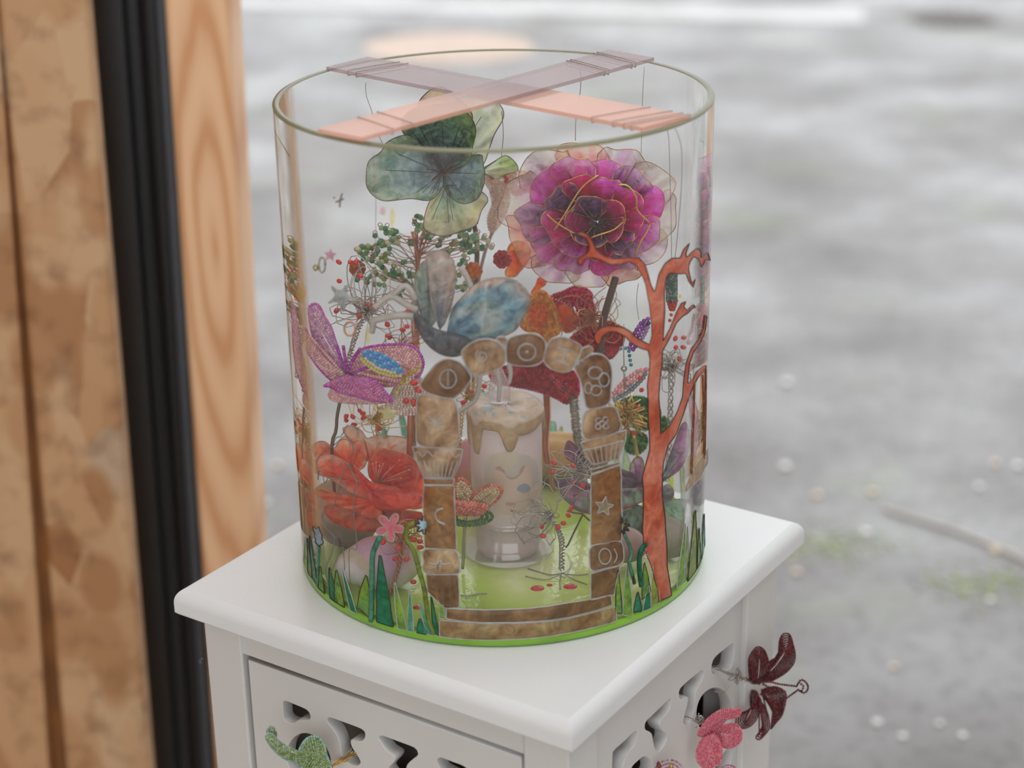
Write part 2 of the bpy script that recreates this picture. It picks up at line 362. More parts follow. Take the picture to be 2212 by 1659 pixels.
struct(MB().box((-2.4, -3.2, -0.05), (3.2, 0.62, 0.0)).build('floor', M['roomfloor'], smooth=False))
struct(MB().box((-2.4, -3.2, 2.7), (3.2, 0.62, 2.78)).build('ceiling', M['ceiling'], smooth=False))
struct(MB().box((1.7, -3.2, 0), (1.78, 0.50, 2.7)).build('blocker_wall_right', M['blocker'], smooth=False))  # unseen wall added to keep light off the cabinet's right panel
struct(MB().box((-2.48, -3.2, 0), (-2.4, 0.62, 2.7)).build('wall_side', M['backwall'], smooth=False))
struct(MB().box((-9, 0.52, 2.78), (9, 0.62, 7.5)).build('blocker_wall_front', M['blocker'], smooth=False))  # unseen upper wall added to block sky above the near ground
struct(MB().box((-9, 0.62, 2.85), (9, 1.5, 2.95)).build('added_canopy', M['blocker'], smooth=False))  # unseen canopy added to darken the ground close to the window
wl = struct(MB().box((-2.4, 0.56, 0), (-0.62, 0.62, 2.7)).build('wall_left', M['backwall'], smooth=False))
# strand-board lining: two boards with a darker step between them
upright('board_panel', -2.3, (0, 120, 105, 1659), 0.40, 0.418, M['osb'], wl)
upright('board_panel', (2, 120, 140, 1659), (186, 0, 322, 1659), 0.405, 0.42, M['osb'], wl, bev=0.006)
upright('board_edge', (-6, 120, 100, 1659), (22, 120, 142, 1659), 0.412, 0.426, M['osbedge'], wl)
upright('sawn_edge', (184, 0, 320, 1659), (193, 0, 329, 1659), 0.412, 0.424, M['osbrim'], wl)
# window: black frame profile, grey bead, pane
w1 = struct(upright('window_1', (188, 0, 325, 1659), (262, 0, 378, 1659), 0.455, 0.53, M['black'], None))
upright('frame_profile', (258, 0, 374, 1659), (300, 0, 410, 1659), 0.47, 0.53, M['black'], w1, bev=0.005)
upright('frame_seal', (296, 0, 406, 1659), (337, 0, 440, 1659), 0.49, 0.53, M['blackwarm'], w1, bev=0.003)
upright('frame_bead', (334, 0, 437, 1659), (358, 0, 459, 1659), 0.485, 0.53, M['greytrim'], w1, bev=0.002)
MB().box((-0.235, 0.503, 0.0), (3.2, 0.509, 2.7)).build('pane', M['pane'], w1, smooth=False)
struct(upright('trim_1', (353, 0, 430, 1150), (494, 0, 553, 1150), 0.47, 0.55, M['pine'], None, z1=2.75, bev=0.006))
# marks outside on the ground
g0 = at_z(np.array([505, 1865, 1865, 505.]), np.array([-5, 22, 48, 12.]), 0.003)
tag(MB().add(np.r_[g0, g0 - [0, 0, .0028]], [(3, 2, 1, 0), (4, 5, 6, 7), (0, 1, 5, 4), (1, 2, 6, 5), (2, 3, 7, 6), (3, 0, 4, 7)]).build('road_line', M['roadwhite'], smooth=False), 'long white painted line across the far asphalt', 'road marking')
a = np.arange(26) / 26 * 2 * math.pi; rr = 1 + 0.16 * wav(26, 5, 3)
q = at_z(945 + 185 * np.cos(a) * rr, 105 + 34 * np.sin(a) * rr, 0.003)
tag(MB().add(np.r_[q, q - [0, 0, .0028]], [tuple(range(26))] + [(i, i + 26, (i + 1) % 26 + 26, (i + 1) % 26) for i in range(26)]).build('orange_mark', M['roadorange'], smooth=False), 'faded orange paint patch on the asphalt behind the vase rim', 'road marking')
dc = at_z(2058, 42, 0.0); dr = thing('drain_cover', 'dark iron drain cover in the far asphalt', 'drain cover', dc)
MB().lathe([(0.0, 0.004), (0.155, 0.004), (0.16, 0.0)], dc, 28).build('rim', M['drain'], dr, smooth=False)
for i in range(-3, 4):
    x = i * 0.036; y = math.sqrt(0.14 ** 2 - x * x)
    MB().box((dc[0] + x - .008, dc[1] - y, 0.003), (dc[0] + x + .008, dc[1] + y, 0.011)).build('bar', M['drain'], dr, smooth=False)
tp = at_z(np.array([1910, 1985, 2070, 2150, 2215, 2300]), np.array([1098, 1122, 1148, 1180, 1210, 1255]), 0.0036)
tag(MB().tube(spline(tp, 24), 0.0035, 6).build('twig', M['twig']), 'long thin pale twig lying on the asphalt', 'twig')
pebs = [(1696, 1006, 1, .012), (1765, 1068, 2, .010), (1885, 1062, 2, .010), (1870, 1148, 1, .010), (2150, 1000, 2, .010), (2200, 1005, 1, .011), (2150, 1187, 2, .010), (1950, 1590, 1, .007),
        (1895, 1560, 1, .008), (1700, 825, 1, .013), (2115, 1050, 1, .009), (2140, 1295, 1, .008), (1720, 1235, 2, .009), (2080, 1588, 1, .007), (2030, 1562, 1, .006), (575, 1085, 1, .009), (600, 1005, 2, .010), (1930, 1440, 2, .007)]
PM = {}
for i, (x, y, k, r) in enumerate(pebs):
    r *= .72; c = at_z(x, y, r * 0.4)
    if k not in PM:
        o = MB().ball(c, (r, r * 1.0, r * .5), 10, 6).build('pebble', M['pebble'] if k == 1 else M['pebblewarm'], origin=c); PM[k] = (o, r)
    else:
        s, r0 = PM[k]; o = s.copy(); COL.objects.link(o); o.location = Vector(c); o.scale = (r / r0,) * 3; o.rotation_euler = (0, 0, i)
    tag(o, 'small glossy pale pebble on the asphalt' if k == 1 else 'small warm tan pebble on the asphalt', 'pebble', 'pale pebbles outside' if k == 1 else 'tan pebbles outside')
for i, (x, y, rx, ry) in enumerate([(1800, 1178, .085, .05), (2140, 1262, .10, .05)]):
    c = at_z(x, y, 0.0); mb = MB(); rs = np.random.RandomState(60 + i)
    for k in range(150):
        q = c + [rs.normal() * rx * .5, rs.normal() * ry * .6, .0005]; r_ = rs.uniform(.002, .0055); mb.ball(q, (r_, r_, .0022), 6, 4)
    tag(mb.build('moss_patch', M['moss'], kind='stuff'), ['dull green moss patch on the ground beside the cabinet corner', 'faint green moss patch on the ground below the thin twig'][i], 'moss')

# ================================================================== cabinet
ANG = -0.59976; CC = np.array([-0.002777, -0.01054])
UX = np.array([math.cos(ANG), math.sin(ANG)]); VX = np.array([-UX[1], UX[0]])
def cabp(u, v, z): return np.r_[CC + u * UX + v * VX, ZT + z]
def cab_box(mb, u0, u1, v0, v1, z0, z1):
    v = [cabp(*p) for p in [(u0, v0, z0), (u1, v0, z0), (u1, v1, z0), (u0, v1, z0), (u0, v0, z1), (u1, v0, z1), (u1, v1, z1), (u0, v1, z1)]]
    return mb.add(v, [(0, 3, 2, 1), (4, 5, 6, 7), (0, 1, 5, 4), (1, 2, 6, 5), (2, 3, 7, 6), (3, 0, 4, 7)])
cab = thing('cabinet', 'white painted side cabinet with fretwork panels under the glass vase', 'cabinet', cabp(0, 0, -ZT))
prof = [(0.0, 0.0), (0.136, 0.0)]
for k in range(0, 9):
    a = .35 + k / 8 * (math.pi / 2 - .35); prof.append((0.136 + 0.0055 * (math.sin(a) - .343) / .657, -0.0095 * (1 - math.cos(a)) + .00056))
prof += [(0.1415, -0.0155), (0.1398, -0.0172), (0.0, -0.0172)]
mb = MB(); vs = []; 
for (h, z) in prof: vs += [cabp(-h, -h, z), cabp(h, -h, z), cabp(h, h, z), cabp(-h, h, z)]
fs = []
for i in range(len(prof) - 1):
    for k in range(4): fs.append((i * 4 + k, (i + 1) * 4 + k, (i + 1) * 4 + (k + 1) % 4, i * 4 + (k + 1) % 4))
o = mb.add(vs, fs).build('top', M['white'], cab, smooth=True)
md = o.modifiers.new('es', 'EDGE_SPLIT'); md.split_angle = 0.2
U0, U1, V0, V1 = -0.1212, 0.1375, -0.1385, 0.1115; ZB = -0.0172
def leg(u0, u1, v0, v1):
    o = cab_box(MB(), u0, u1, v0, v1, -ZT, ZB).build('leg', M['whiteshade'], cab, smooth=False); md = o.modifiers.new('b', 'BEVEL'); md.width = .0012; md.segments = 2; return o
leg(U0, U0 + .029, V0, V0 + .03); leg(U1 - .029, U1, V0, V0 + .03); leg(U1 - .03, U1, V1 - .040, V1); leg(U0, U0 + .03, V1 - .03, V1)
cab_box(MB(), U0 + .029, U1 - .029, V0 + .0015, V0 + .02, -0.031, ZB).build('rail', M['whiteshade'], cab, smooth=False)
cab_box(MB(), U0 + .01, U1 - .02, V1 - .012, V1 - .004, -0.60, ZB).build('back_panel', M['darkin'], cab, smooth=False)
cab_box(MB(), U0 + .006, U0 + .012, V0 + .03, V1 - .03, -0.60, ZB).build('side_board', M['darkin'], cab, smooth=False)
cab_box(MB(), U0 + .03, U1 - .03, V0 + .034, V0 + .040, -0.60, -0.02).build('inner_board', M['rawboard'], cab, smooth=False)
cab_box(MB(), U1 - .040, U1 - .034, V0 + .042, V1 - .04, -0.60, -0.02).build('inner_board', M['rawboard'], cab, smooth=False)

def fret(name, holes_px, p0, nrm, udir, u0, u1, z0, z1, thick):
    """a board with sawn holes: outer rectangle and hole outlines filled, then extruded"""
    p0 = np.asarray(p0, float); udir = np.asarray(udir, float); loops = [np.array([(u0, z0), (u1, z0), (u1, z1), (u0, z1)])]
    for h in holes_px:
        w = on_plane(h[:, 0], h[:, 1], p0, nrm) - p0; q = np.c_[w @ udir, w[:, 2]]; loops.append(smooth_closed(q, 48))
    co = []; ed = []
    for lp in loops:
        b = len(co); co += [tuple(x) for x in lp]; ed += [(b + i, b + (i + 1) % len(lp)) for i in range(len(lp))]
    cu = bpy.data.curves.new(name, 'CURVE'); cu.dimensions = '2D'; cu.fill_mode = 'BOTH'; cu.extrude = thick / 2; cu.bevel_depth = 0.0004; cu.bevel_resolution = 1; cu.offset = -0.0004
    for lp in loops:
        sp = cu.splines.new('POLY'); sp.points.add(len(lp) - 1)
        for i, x in enumerate(lp): sp.points[i].co = (x[0], x[1], 0, 1)
        sp.use_cyclic_u = True
    tmp = bpy.data.objects.new('tmp_fret', cu); COL.objects.link(tmp); dg = bpy.context.evaluated_depsgraph_get()
    me = bpy.data.meshes.new_from_object(tmp.evaluated_get(dg)); bpy.data.objects.remove(tmp); bpy.data.curves.remove(cu)
    me.name = name; n = np.asarray(nrm, float)
    for v in me.vertices:
        w = p0 + udir * v.co.x + np.array([0, 0, 1.0]) * v.co.y + n * (v.co.z - thick / 2) - WORLD[cab.name]; v.co = Vector(w)
    me.materials.clear(); me.materials.append(M['whiteshade']); o = bpy.data.objects.new(name, me); COL.objects.link(o); o.parent = cab; WORLD[o.name] = WORLD[cab.name]
    return o
hl = [px_crop(p, 560, 1400, 6.406) for p in [
    [(330, 760), (345, 737), (375, 730), (500, 780), (620, 830), (680, 870), (710, 930), (705, 975), (660, 995), (580, 990), (530, 1000), (480, 1035), (420, 1030), (355, 985), (340, 900)],
    [(945, 1010), (950, 970), (990, 960), (1180, 1025), (1380, 1100), (1450, 1140), (1470, 1200), (1440, 1270), (1370, 1285), (1275, 1262), (1275, 1340), (1330, 1440), (1395, 1540), (1400, 1590), (1350, 1625), (1240, 1590), (1150, 1480), (1130, 1330), (1070, 1180), (990, 1080)],
    [(385, 1490), (400, 1370), (470, 1250), (560, 1190), (650, 1175), (760, 1210), (880, 1300), (960, 1430), (990, 1530), (985, 1640), (930, 1740), (830, 1790), (700, 1790), (560, 1760), (450, 1700), (400, 1600)],
    [(1660, 1240), (1680, 1213), (1720, 1213), (1930, 1290), (2140, 1370), (2190, 1420), (2195, 1480), (2120, 1540), (2050, 1610), (2040, 1700), (2150, 1800), (2100, 1850), (1900, 1800), (1780, 1690), (1880, 1560), (1890, 1490), (1850, 1465), (1760, 1400)]]]
hl.append(px_crop([(355, 1230), (385, 1197), (420, 1200), (540, 1245), (660, 1290), (720, 1340), (720, 1420), (640, 1440), (520, 1400), (400, 1330)], 880, 1420, 5.53))
nl = np.r_[-VX, 0.0]; pl = cabp(0, V0 + .0022, 0)
fret('fretwork_panel', hl, pl, nl, np.r_[UX, 0.0], U0 + .0322, U1 - .0318, -0.30, -0.0345, .008)
hr = [px_crop([(290, 540), (305, 460), (345, 400), (430, 330), (510, 268), (540, 265), (545, 350), (525, 490), (500, 540), (430, 560), (390, 540), (345, 545), (335, 595), (300, 590)], 1480, 1340, 5.2)]
hr += [px_crop(p, 1300, 1360, 5.55) for p in [
    [(920, 750), (940, 700), (1060, 590), (1190, 490), (1215, 510), (1200, 600), (1130, 720), (1105, 870), (1105, 960), (1070, 1070), (1010, 1140), (970, 1100), (990, 1010), (1020, 900), (1030, 805), (960, 835), (930, 830)],
    [(510, 1170), (525, 1100), (620, 1010), (720, 910), (810, 830), (825, 850), (800, 960), (690, 1110), (720, 1210), (775, 1250), (760, 1350), (680, 1460), (635, 1430), (610, 1330), (590, 1240), (520, 1200)],
    [(125, 1500), (150, 1440), (260, 1340), (380, 1225), (420, 1230), (390, 1370), (300, 1490), (240, 1659), (220, 1800), (130, 1760)],
    [(350, 1659), (430, 1570), (500, 1520), (560, 1540), (595, 1600), (600, 1690), (500, 1790), (350, 1790)]]]
aa = np.arange(24) / 24 * 2 * math.pi
hr.append(np.c_[1542 + 38 * np.cos(aa) - 6 * np.sin(aa), 1537 - 50 * np.sin(aa) - 12 * np.cos(aa)])
hr.append(np.array([(1563, 1625), (1577, 1617), (1578, 1640), (1567, 1680), (1545, 1695), (1540, 1670)]))
nr = np.r_[UX, 0.0]; pr = cabp(U1 - .0045, 0, 0)
fret('fretwork_panel', hr, pr, nr, np.r_[VX, 0.0], V0 + .004, V1 - .0405, -0.32, -0.018, .008)
b0 = cabp(U0 - .001, V0 + .012, -0.04); MB().ball(at_y(434, 1428, b0[1]), .0018, 10, 6).build('bolt', M['greytrim'], cab)

# ================================================================== glass vase
R, HV, TB = 0.125, 0.2874, 0.006
vase = thing('glass_vase', 'large clear glass cylinder vase with painted archway and tree on white cabinet', 'vase', (0, 0, ZT))
VO = np.array([0, 0, ZT])
ri = R - 0.0038
gw = MB().lathe([(ri, TB), (ri, HV - .0002), (R, HV - .0002), (R, TB), (ri, TB)], VO, 160).build('glass_wall', M['glass'], vase)
bm = bmesh.new(); bm.from_mesh(gw.data); bmesh.ops.remove_doubles(bm, verts=bm.verts, dist=1e-6); bmesh.ops.recalc_face_normals(bm, faces=bm.faces); bm.to_mesh(gw.data); bm.free()
md = gw.modifiers.new('es', 'EDGE_SPLIT'); md.split_angle = 0.6
MB().lathe([(ri, HV - .0002), (ri + .0004, HV + .0004), (R - .0004, HV + .0004), (R, HV - .0002), (R, HV - .0012)], VO, 128, (0.34, 0.33, 0.20, 0.75)).build('rim', M['rim'], vase, label='greenish cut rim of the glass')
def basemat():
    m, t, out = nodes('green_glass_base'); b = N(t, 'ShaderNodeBsdfPrincipled', i_Roughness=0.08); tc = N(t, 'ShaderNodeTexCoord')
    n = N(t, 'ShaderNodeTexNoise', i_Scale=14.0, i_Detail=3.0); L(t, tc.outputs['Object'], n.inputs['Vector'])
    L(t, ramp(t, n.outputs[0], [(0.25, srgb('#8cb53c')), (0.45, srgb('#b2cf58')), (0.58, srgb('#cadc86')), (0.75, srgb('#eeefd0'))]), b.inputs['Base Color'])
    n2 = N(t, 'ShaderNodeTexNoise', i_Scale=160.0, i_Detail=3.0); L(t, tc.outputs['Object'], n2.inputs['Vector'])
    bp = N(t, 'ShaderNodeBump', i_Strength=0.35, i_Distance=0.001); L(t, n2.outputs[0], bp.inputs['Height']); L(t, bp.outputs[0], b.inputs['Normal'])
    L(t, b.outputs[0], out.inputs[0]); return m
M['base'] = basemat()
M['baseedge'] = plain('green_base_edge', '#7fb035', 0.12, var=0.2, scale=25)
MB().lathe([(0.0, 0.0), (R - .002, 0.0), (R, .0012), (R, TB - .0006), (R - .0006, TB), (R - .006, TB)], VO, 128).build('base', M['baseedge'], vase, label='thick glass base edged in bright green')
MB().lathe([(R - .0042, TB - .001), (R - .0042, TB + .0002), (0.09, TB + .0005), (0.05, TB + .0005), (0.0005, TB + .0005)], VO, 96).build('painted_floor', M['base'], vase, label='glossy lime green painted floor')

def paint(name, pts, col, liner='liner', r=R, back=False, lw=0.00055, puff=0.0008, step=9, col2=None, parent=None, centre=(0, 0), raw=False, lid=True, seed=0, label=None, col_a=0.84, mat='paint'):
    """paint laid on the curved glass: a thin pillow of paint with a raised outline"""
    parent = parent or vase; P = np.asarray(pts, float); lw *= .62
    per = np.linalg.norm(np.diff(np.r_[P, P[:1]], axis=0), axis=1).sum(); n = max(10, int(per / 5))
    B = resample(P, n, True) if raw else smooth_closed(P, n)
    lo = B.min(0); hi = B.max(0); gx, gy = np.meshgrid(np.arange(lo[0] + step / 2, hi[0], step), np.arange(lo[1] + step / 2, hi[1], step)); G = np.c_[gx.ravel(), gy.ravel()]
    nx = np.roll(B, -1, 0)
    if len(G):
        ins = np.zeros(len(G), bool)
        for i in range(n):
            x1, y1 = B[i]; x2, y2 = nx[i]; c = (y1 > G[:, 1]) != (y2 > G[:, 1])
            ins ^= c & (G[:, 0] < (x2 - x1) * (G[:, 1] - y1) / (y2 - y1 + 1e-12) + x1)
        G = G[ins]
        if len(G): G = G[np.sqrt(((G[:, None] - B[None]) ** 2).sum(2)).min(1) > step * 0.35]
    A = np.r_[B, G] if len(G) else B
    v2, e, f, *_ = delaunay_2d_cdt([Vector(x) for x in A], [], [list(range(n))], 1, 1e-6)
    A = np.array([tuple(x) for x in v2]); dist = np.sqrt(((A[:, None] - B[None]) ** 2).sum(2)).min(1)
    k = np.clip(dist / 14.0, 0, 1); h = 0.00025 + puff * np.sqrt(k)
    sg = -1 if back else 1
    q = on_cyl(A[:, 0], A[:, 1], (ri if back else r), *centre, back=back); nrm = np.c_[(q[:, 0] - centre[0]), (q[:, 1] - centre[1]), 0 * q[:, 0]]; nrm /= np.linalg.norm(nrm, axis=1)[:, None]
    V = q + sg * nrm * h[:, None]; V[:, 2] = np.maximum(V[:, 2], ZT + .005); c = np.array(col if len(col) == 4 else (*col, col_a), float); C = np.tile(c, (len(V), 1))
    if col2 is not None:
        rs = np.random.RandomState(seed + 5); ph = rs.uniform(0, 6, 4); w = 0.5 + 0.5 * np.sin(A[:, 0] / 23 + ph[0]) * np.sin(A[:, 1] / 29 + ph[1]); w = np.clip(w * 1.2 - .1 + .3 * np.sin(A[:, 0] / 9 + A[:, 1] / 13 + ph[2]), 0, 1)
        C[:, :3] = C[:, :3] * (1 - w[:, None]) + np.array(col2)[None, :3] * w[:, None]
    C[:, :3] = np.clip(C[:, :3] * 1.35, 0, .95)
    o = MB().add(V, [list(x) for x in f], C).build(name, M[mat], parent, label=label)
    if liner:
        q = on_cyl(B[:, 0], B[:, 1], (ri if back else r), *centre, back=back); nrm = np.c_[q[:, 0] - centre[0], q[:, 1] - centre[1], 0 * q[:, 0]]; nrm /= np.linalg.norm(nrm, axis=1)[:, None]
        q[:, 2] = np.maximum(q[:, 2], ZT + .0052); MB().tube(q + sg * nrm * 0.0004, lw * (1 + .3 * wav(n, 9, seed)), 5, True).build('outline', M[liner], o)
    return o
def line(name, pts, liner='greyline', w=0.00045, r=R, back=False, parent=None, n=None, centre=(0, 0), col=None, mat=None):
    w *= .7 if mat is None else 1
    P = spline(pts, n or max(8, int(np.linalg.norm(np.diff(np.asarray(pts, float), axis=0), axis=1).sum() / 6)))
    q = on_cyl(P[:, 0], P[:, 1], (ri if back else r), *centre, back=back); nrm = np.c_[q[:, 0] - centre[0], q[:, 1] - centre[1], 0 * q[:, 0]]; nrm /= np.linalg.norm(nrm, axis=1)[:, None]
    return MB().tube(q + (-1 if back else 1) * nrm * 0.0004, w, 5, col=col or (1, 1, 1, 1)).build(name, mat or M[liner], parent or vase)

BR1, BR2 = srgb('#84644a'), srgb('#b09678'); OL = srgb('#6e523c')
c5 = lambda p: px_crop(p, 880, 700, 4.424); c600 = lambda p: px_crop(p, 600, 780, 3.95); c600b = lambda p: px_crop(p, 600, 1050, 3.95); c1040 = lambda p: px_crop(p, 1040, 780, 3.95); c1040b = lambda p: px_crop(p, 1040, 1050, 3.95)
stones = [
    c5([(110, 690), (200, 678), (330, 695), (440, 720), (478, 800), (492, 950), (490, 1100), (460, 1170), (300, 1180), (110, 1150), (88, 1000), (90, 820)]),
    c5([(130, 570), (200, 470), (290, 370), (380, 330), (480, 350), (560, 420), (610, 510), (560, 600), (470, 690), (400, 710), (270, 680), (160, 630)]),
    c5([(520, 270), (580, 200), (680, 150), (800, 145), (880, 190), (940, 260), (940, 350), (880, 420), (760, 470), (640, 490), (600, 440), (560, 390)]),
    c5([(850, 132), (930, 120), (955, 170), (945, 225), (900, 185)]),
    c5([(950, 170), (1000, 120), (1120, 90), (1230, 95), (1310, 160), (1320, 260), (1290, 350), (1200, 395), (1060, 395), (960, 370), (940, 300)]),
    c5([(1330, 210), (1380, 140), (1480, 120), (1560, 150), (1660, 210), (1650, 280), (1600, 380), (1540, 450), (1440, 450), (1350, 410), (1300, 330)]),
    c5([(1665, 235), (1740, 210), (1770, 250), (1720, 310), (1610, 390), (1645, 300)]),
    c5([(1600, 410), (1680, 325), (1780, 285), (1870, 300), (1930, 370), (1950, 480), (1940, 620), (1930, 740), (1850, 790), (1720, 800), (1690, 700), (1660, 560)]),
    c5([(1710, 830), (1900, 790), (1980, 800), (2030, 920), (2030, 1000), (1960, 1050), (1800, 1090), (1690, 1090), (1675, 950)]),
    c600b([(1260, 540), (1500, 545), (1545, 600), (1550, 700), (1530, 745), (1270, 740), (1250, 640)]),
    c1040b([(930, 520), (1060, 480), (1180, 470), (1210, 560), (1190, 660), (1050, 700), (940, 718), (920, 640)])]
for i, p in enumerate(stones):
    s = paint('painted_stone', p, BR1, 'liner', col2=[BR2, OL, BR2][i % 3], seed=i, puff=0.0016, lw=0.0007)
    if i == 0:
        for k in range(8):
            a = k * math.pi / 4; c = np.array([941, 913.]); d = np.array([math.cos(a), math.sin(a)]); line('emblem', [c, c + d * (24 if k % 2 else 16)], 'liner', .0004, parent=s, r=R + .0016)
    if i == 1:
        c = np.array([968, 818.]); line('emblem', [c + [18 * math.cos(t), 20 * math.sin(t)] for t in np.linspace(0, 6.28, 20)], 'liner', .0005, parent=s, r=R + .0017); line('emblem', [c + [0, -16], c + [0, 16]], 'liner', .0006, parent=s, r=R + .0017)
    if i == 2:
        c = np.array([1041, 769.]); line('emblem', [c + [(4 + 1.6 * t) * math.cos(t * 1.6), (4 + 1.6 * t) * math.sin(t * 1.6)] for t in np.linspace(0, 6.5, 24)], 'liner', .0004, parent=s, r=R + .0017)
    if i == 4:
        c = np.array([1138, 760.]); line('emblem', [c + [19 * math.cos(t), 18 * math.sin(t)] for t in np.linspace(0, 6.28, 20)], 'liner', .0006, parent=s, r=R + .0017); line('emblem', [c + [-3, 0], c + [3, -2]], 'liner', .0009, parent=s, r=R + .0017)
    if i == 5:
        q = c5([(1430, 225), (1580, 258), (1505, 240), (1480, 355), (1400, 345), (1540, 385)]); line('emblem', q[:2], 'liner', .0006, parent=s, r=R + .0017); line('emblem', q[2:4], 'liner', .0006, parent=s, r=R + .0017); line('emblem', q[4:], 'liner', .0006, parent=s, r=R + .0017)
    if i == 7:
        for c, rx, ry in [((1285, 805), 15, 13), ((1304, 820), 11, 15), ((1287, 843), 12, 11), ((1270, 838), 8, 12)]:
            line('emblem', [np.array(c) + [rx * math.cos(t), ry * math.sin(t)] for t in np.linspace(0, 6.28, 18)], 'liner', .0006, parent=s, r=R + .0017)
    if i == 8:
        c = np.array([1300, 915.])
        for dx, dy in [(-8, -7), (7, -9), (-9, 6), (8, 5), (0, 0)]: line('emblem', [c + [dx + 6 * math.cos(t), dy + 6 * math.sin(t)] for t in np.linspace(0, 5.6, 12)], 'liner', .0005, parent=s, r=R + .0017)
    if i == 9:
        c = np.array([951, 1212.]); line('emblem', [c + [-24, 3], c + [-6, 6], c + [0, -6], c + [4, 6], c + [22, 3]], 'liner', .0006, parent=s, r=R + .0017); line('emblem', [c + [0, 6], c + [0, 20]], 'liner', .0005, parent=s, r=R + .0017); line('emblem', [c + [-22, 16], c + [-8, 10]], 'liner', .0005, parent=s, r=R + .0017)
    if i == 10:
        c = np.array([1306, 1201.]); line('emblem', [c + [13 * math.cos(t), 17 * math.sin(t)] for t in np.linspace(0, 6.28, 18)], 'liner', .0005, parent=s, r=R + .0017); line('emblem', [c + [20, -16], c + [26, 0], c + [20, 14]], 'liner', .0005, parent=s, r=R + .0017)
colm = [('painted_capital', c600([(1150, 730), (1350, 737), (1580, 750), (1560, 850), (1500, 990), (1250, 990), (1200, 860)])), ('painted_collar', c600([(1240, 1000), (1510, 1000), (1500, 1055), (1250, 1052)])),
        ('painted_shaft', c600([(1250, 1060), (1505, 1060), (1510, 1200), (1520, 1400), (1530, 1610), (1255, 1595), (1250, 1400), (1240, 1200)])), ('painted_plinth', c600b([(1270, 755), (1540, 750), (1550, 900), (1550, 1035), (1430, 1040), (1380, 1000), (1280, 900)])),
        ('painted_capital', c5([(1655, 1130), (1800, 1090), (2090, 1010), (2080, 1100), (2050, 1200), (2020, 1285), (1770, 1340), (1700, 1240)])), ('painted_collar', c1040([(930, 925), (1170, 860), (1180, 878), (935, 962)])),
        ('painted_shaft', c1040([(930, 972), (1180, 885), (1190, 1000), (1190, 1200), (1200, 1400), (1190, 1540), (930, 1570), (930, 1300)])), ('painted_plinth', c1040b([(930, 745), (1180, 675), (1150, 800), (1130, 925), (930, 970)]))]
for i, (n_, p) in enumerate(colm):
    s = paint(n_, p, BR1, 'liner', col2=[BR2, BR1, srgb('#8d6440'), OL][i % 4], seed=40 + i, puff=0.0010, raw=True, lw=.0006)
    if i == 0:
        for k in range(9):
            a = 1210 + k * 41; b = 1262 + k * 28; line('fluting', c600([(a, 850), (b, 985)]), 'liner', .00045, parent=s, r=R + .001)
        line('fluting', c600([(1165, 800), (1200, 770), (1240, 815), (1280, 765), (1330, 815), (1370, 765), (1420, 815), (1470, 770), (1510, 815), (1560, 790)]), 'liner', .0004, parent=s, r=R + .001)
    if i == 4:
        for k in range(7): line('fluting', c5([(1740 + k * 52, 1200 - k * 14), (1785 + k * 38, 1335 - k * 8)]), 'liner', .0005, parent=s, r=R + .001)
        line('fluting', c5([(1680, 1200), (1800, 1180), (2060, 1110)]), 'liner', .0005, parent=s, r=R + .001)
    if i == 2: line('moon', c600([(1415, 1255), (1370, 1265), (1345, 1300), (1365, 1360), (1430, 1390)]), 'liner', .0008, parent=s, r=R + .001)
    if i == 6:
        c = c1040([(1045, 1240)])[0]; st = [c + [(22 if k % 2 == 0 else 9) * math.sin(k * math.pi / 5 + .15), -(22 if k % 2 == 0 else 9) * math.cos(k * math.pi / 5 + .15)] for k in range(10)]
        paint('star', st, srgb('#a59c7e'), 'liner', r=R + .0011, raw=True, parent=s, puff=.0006)
stepU = np.r_[c600b([(1440, 1040), (1570, 1047), (1750, 1052)]), c1040b([(0, 1055), (200, 1050), (400, 1040), (550, 1025), (700, 1000), (900, 970), (1100, 925), (1112, 1010), (1000, 1050), (900, 1078), (750, 1115), (600, 1138), (450, 1152), (300, 1160), (0, 1163)]), c600b([(1700, 1160), (1560, 1148), (1438, 1130)])]
stepL = np.r_[c600b([(1382, 1140), (1480, 1150), (1600, 1160), (1740, 1170)]), c1040b([(0, 1172), (300, 1168), (450, 1160), (600, 1148), (750, 1125), (900, 1090), (1000, 1062), (1140, 1025), (1155, 1150), (1050, 1180), (900, 1217), (750, 1250), (600, 1275), (450, 1293), (300, 1305), (0, 1315)]), c600b([(1740, 1318), (1600, 1308), (1480, 1296), (1382, 1280)])]
paint('painted_step', stepU, BR1, 'liner', col2=OL, raw=True, seed=3, step=7, puff=.0012)
paint('painted_step', stepL, srgb('#a08a64'), 'liner', col2=srgb('#8a6a4a'), raw=True, seed=4, step=7, puff=.0012)

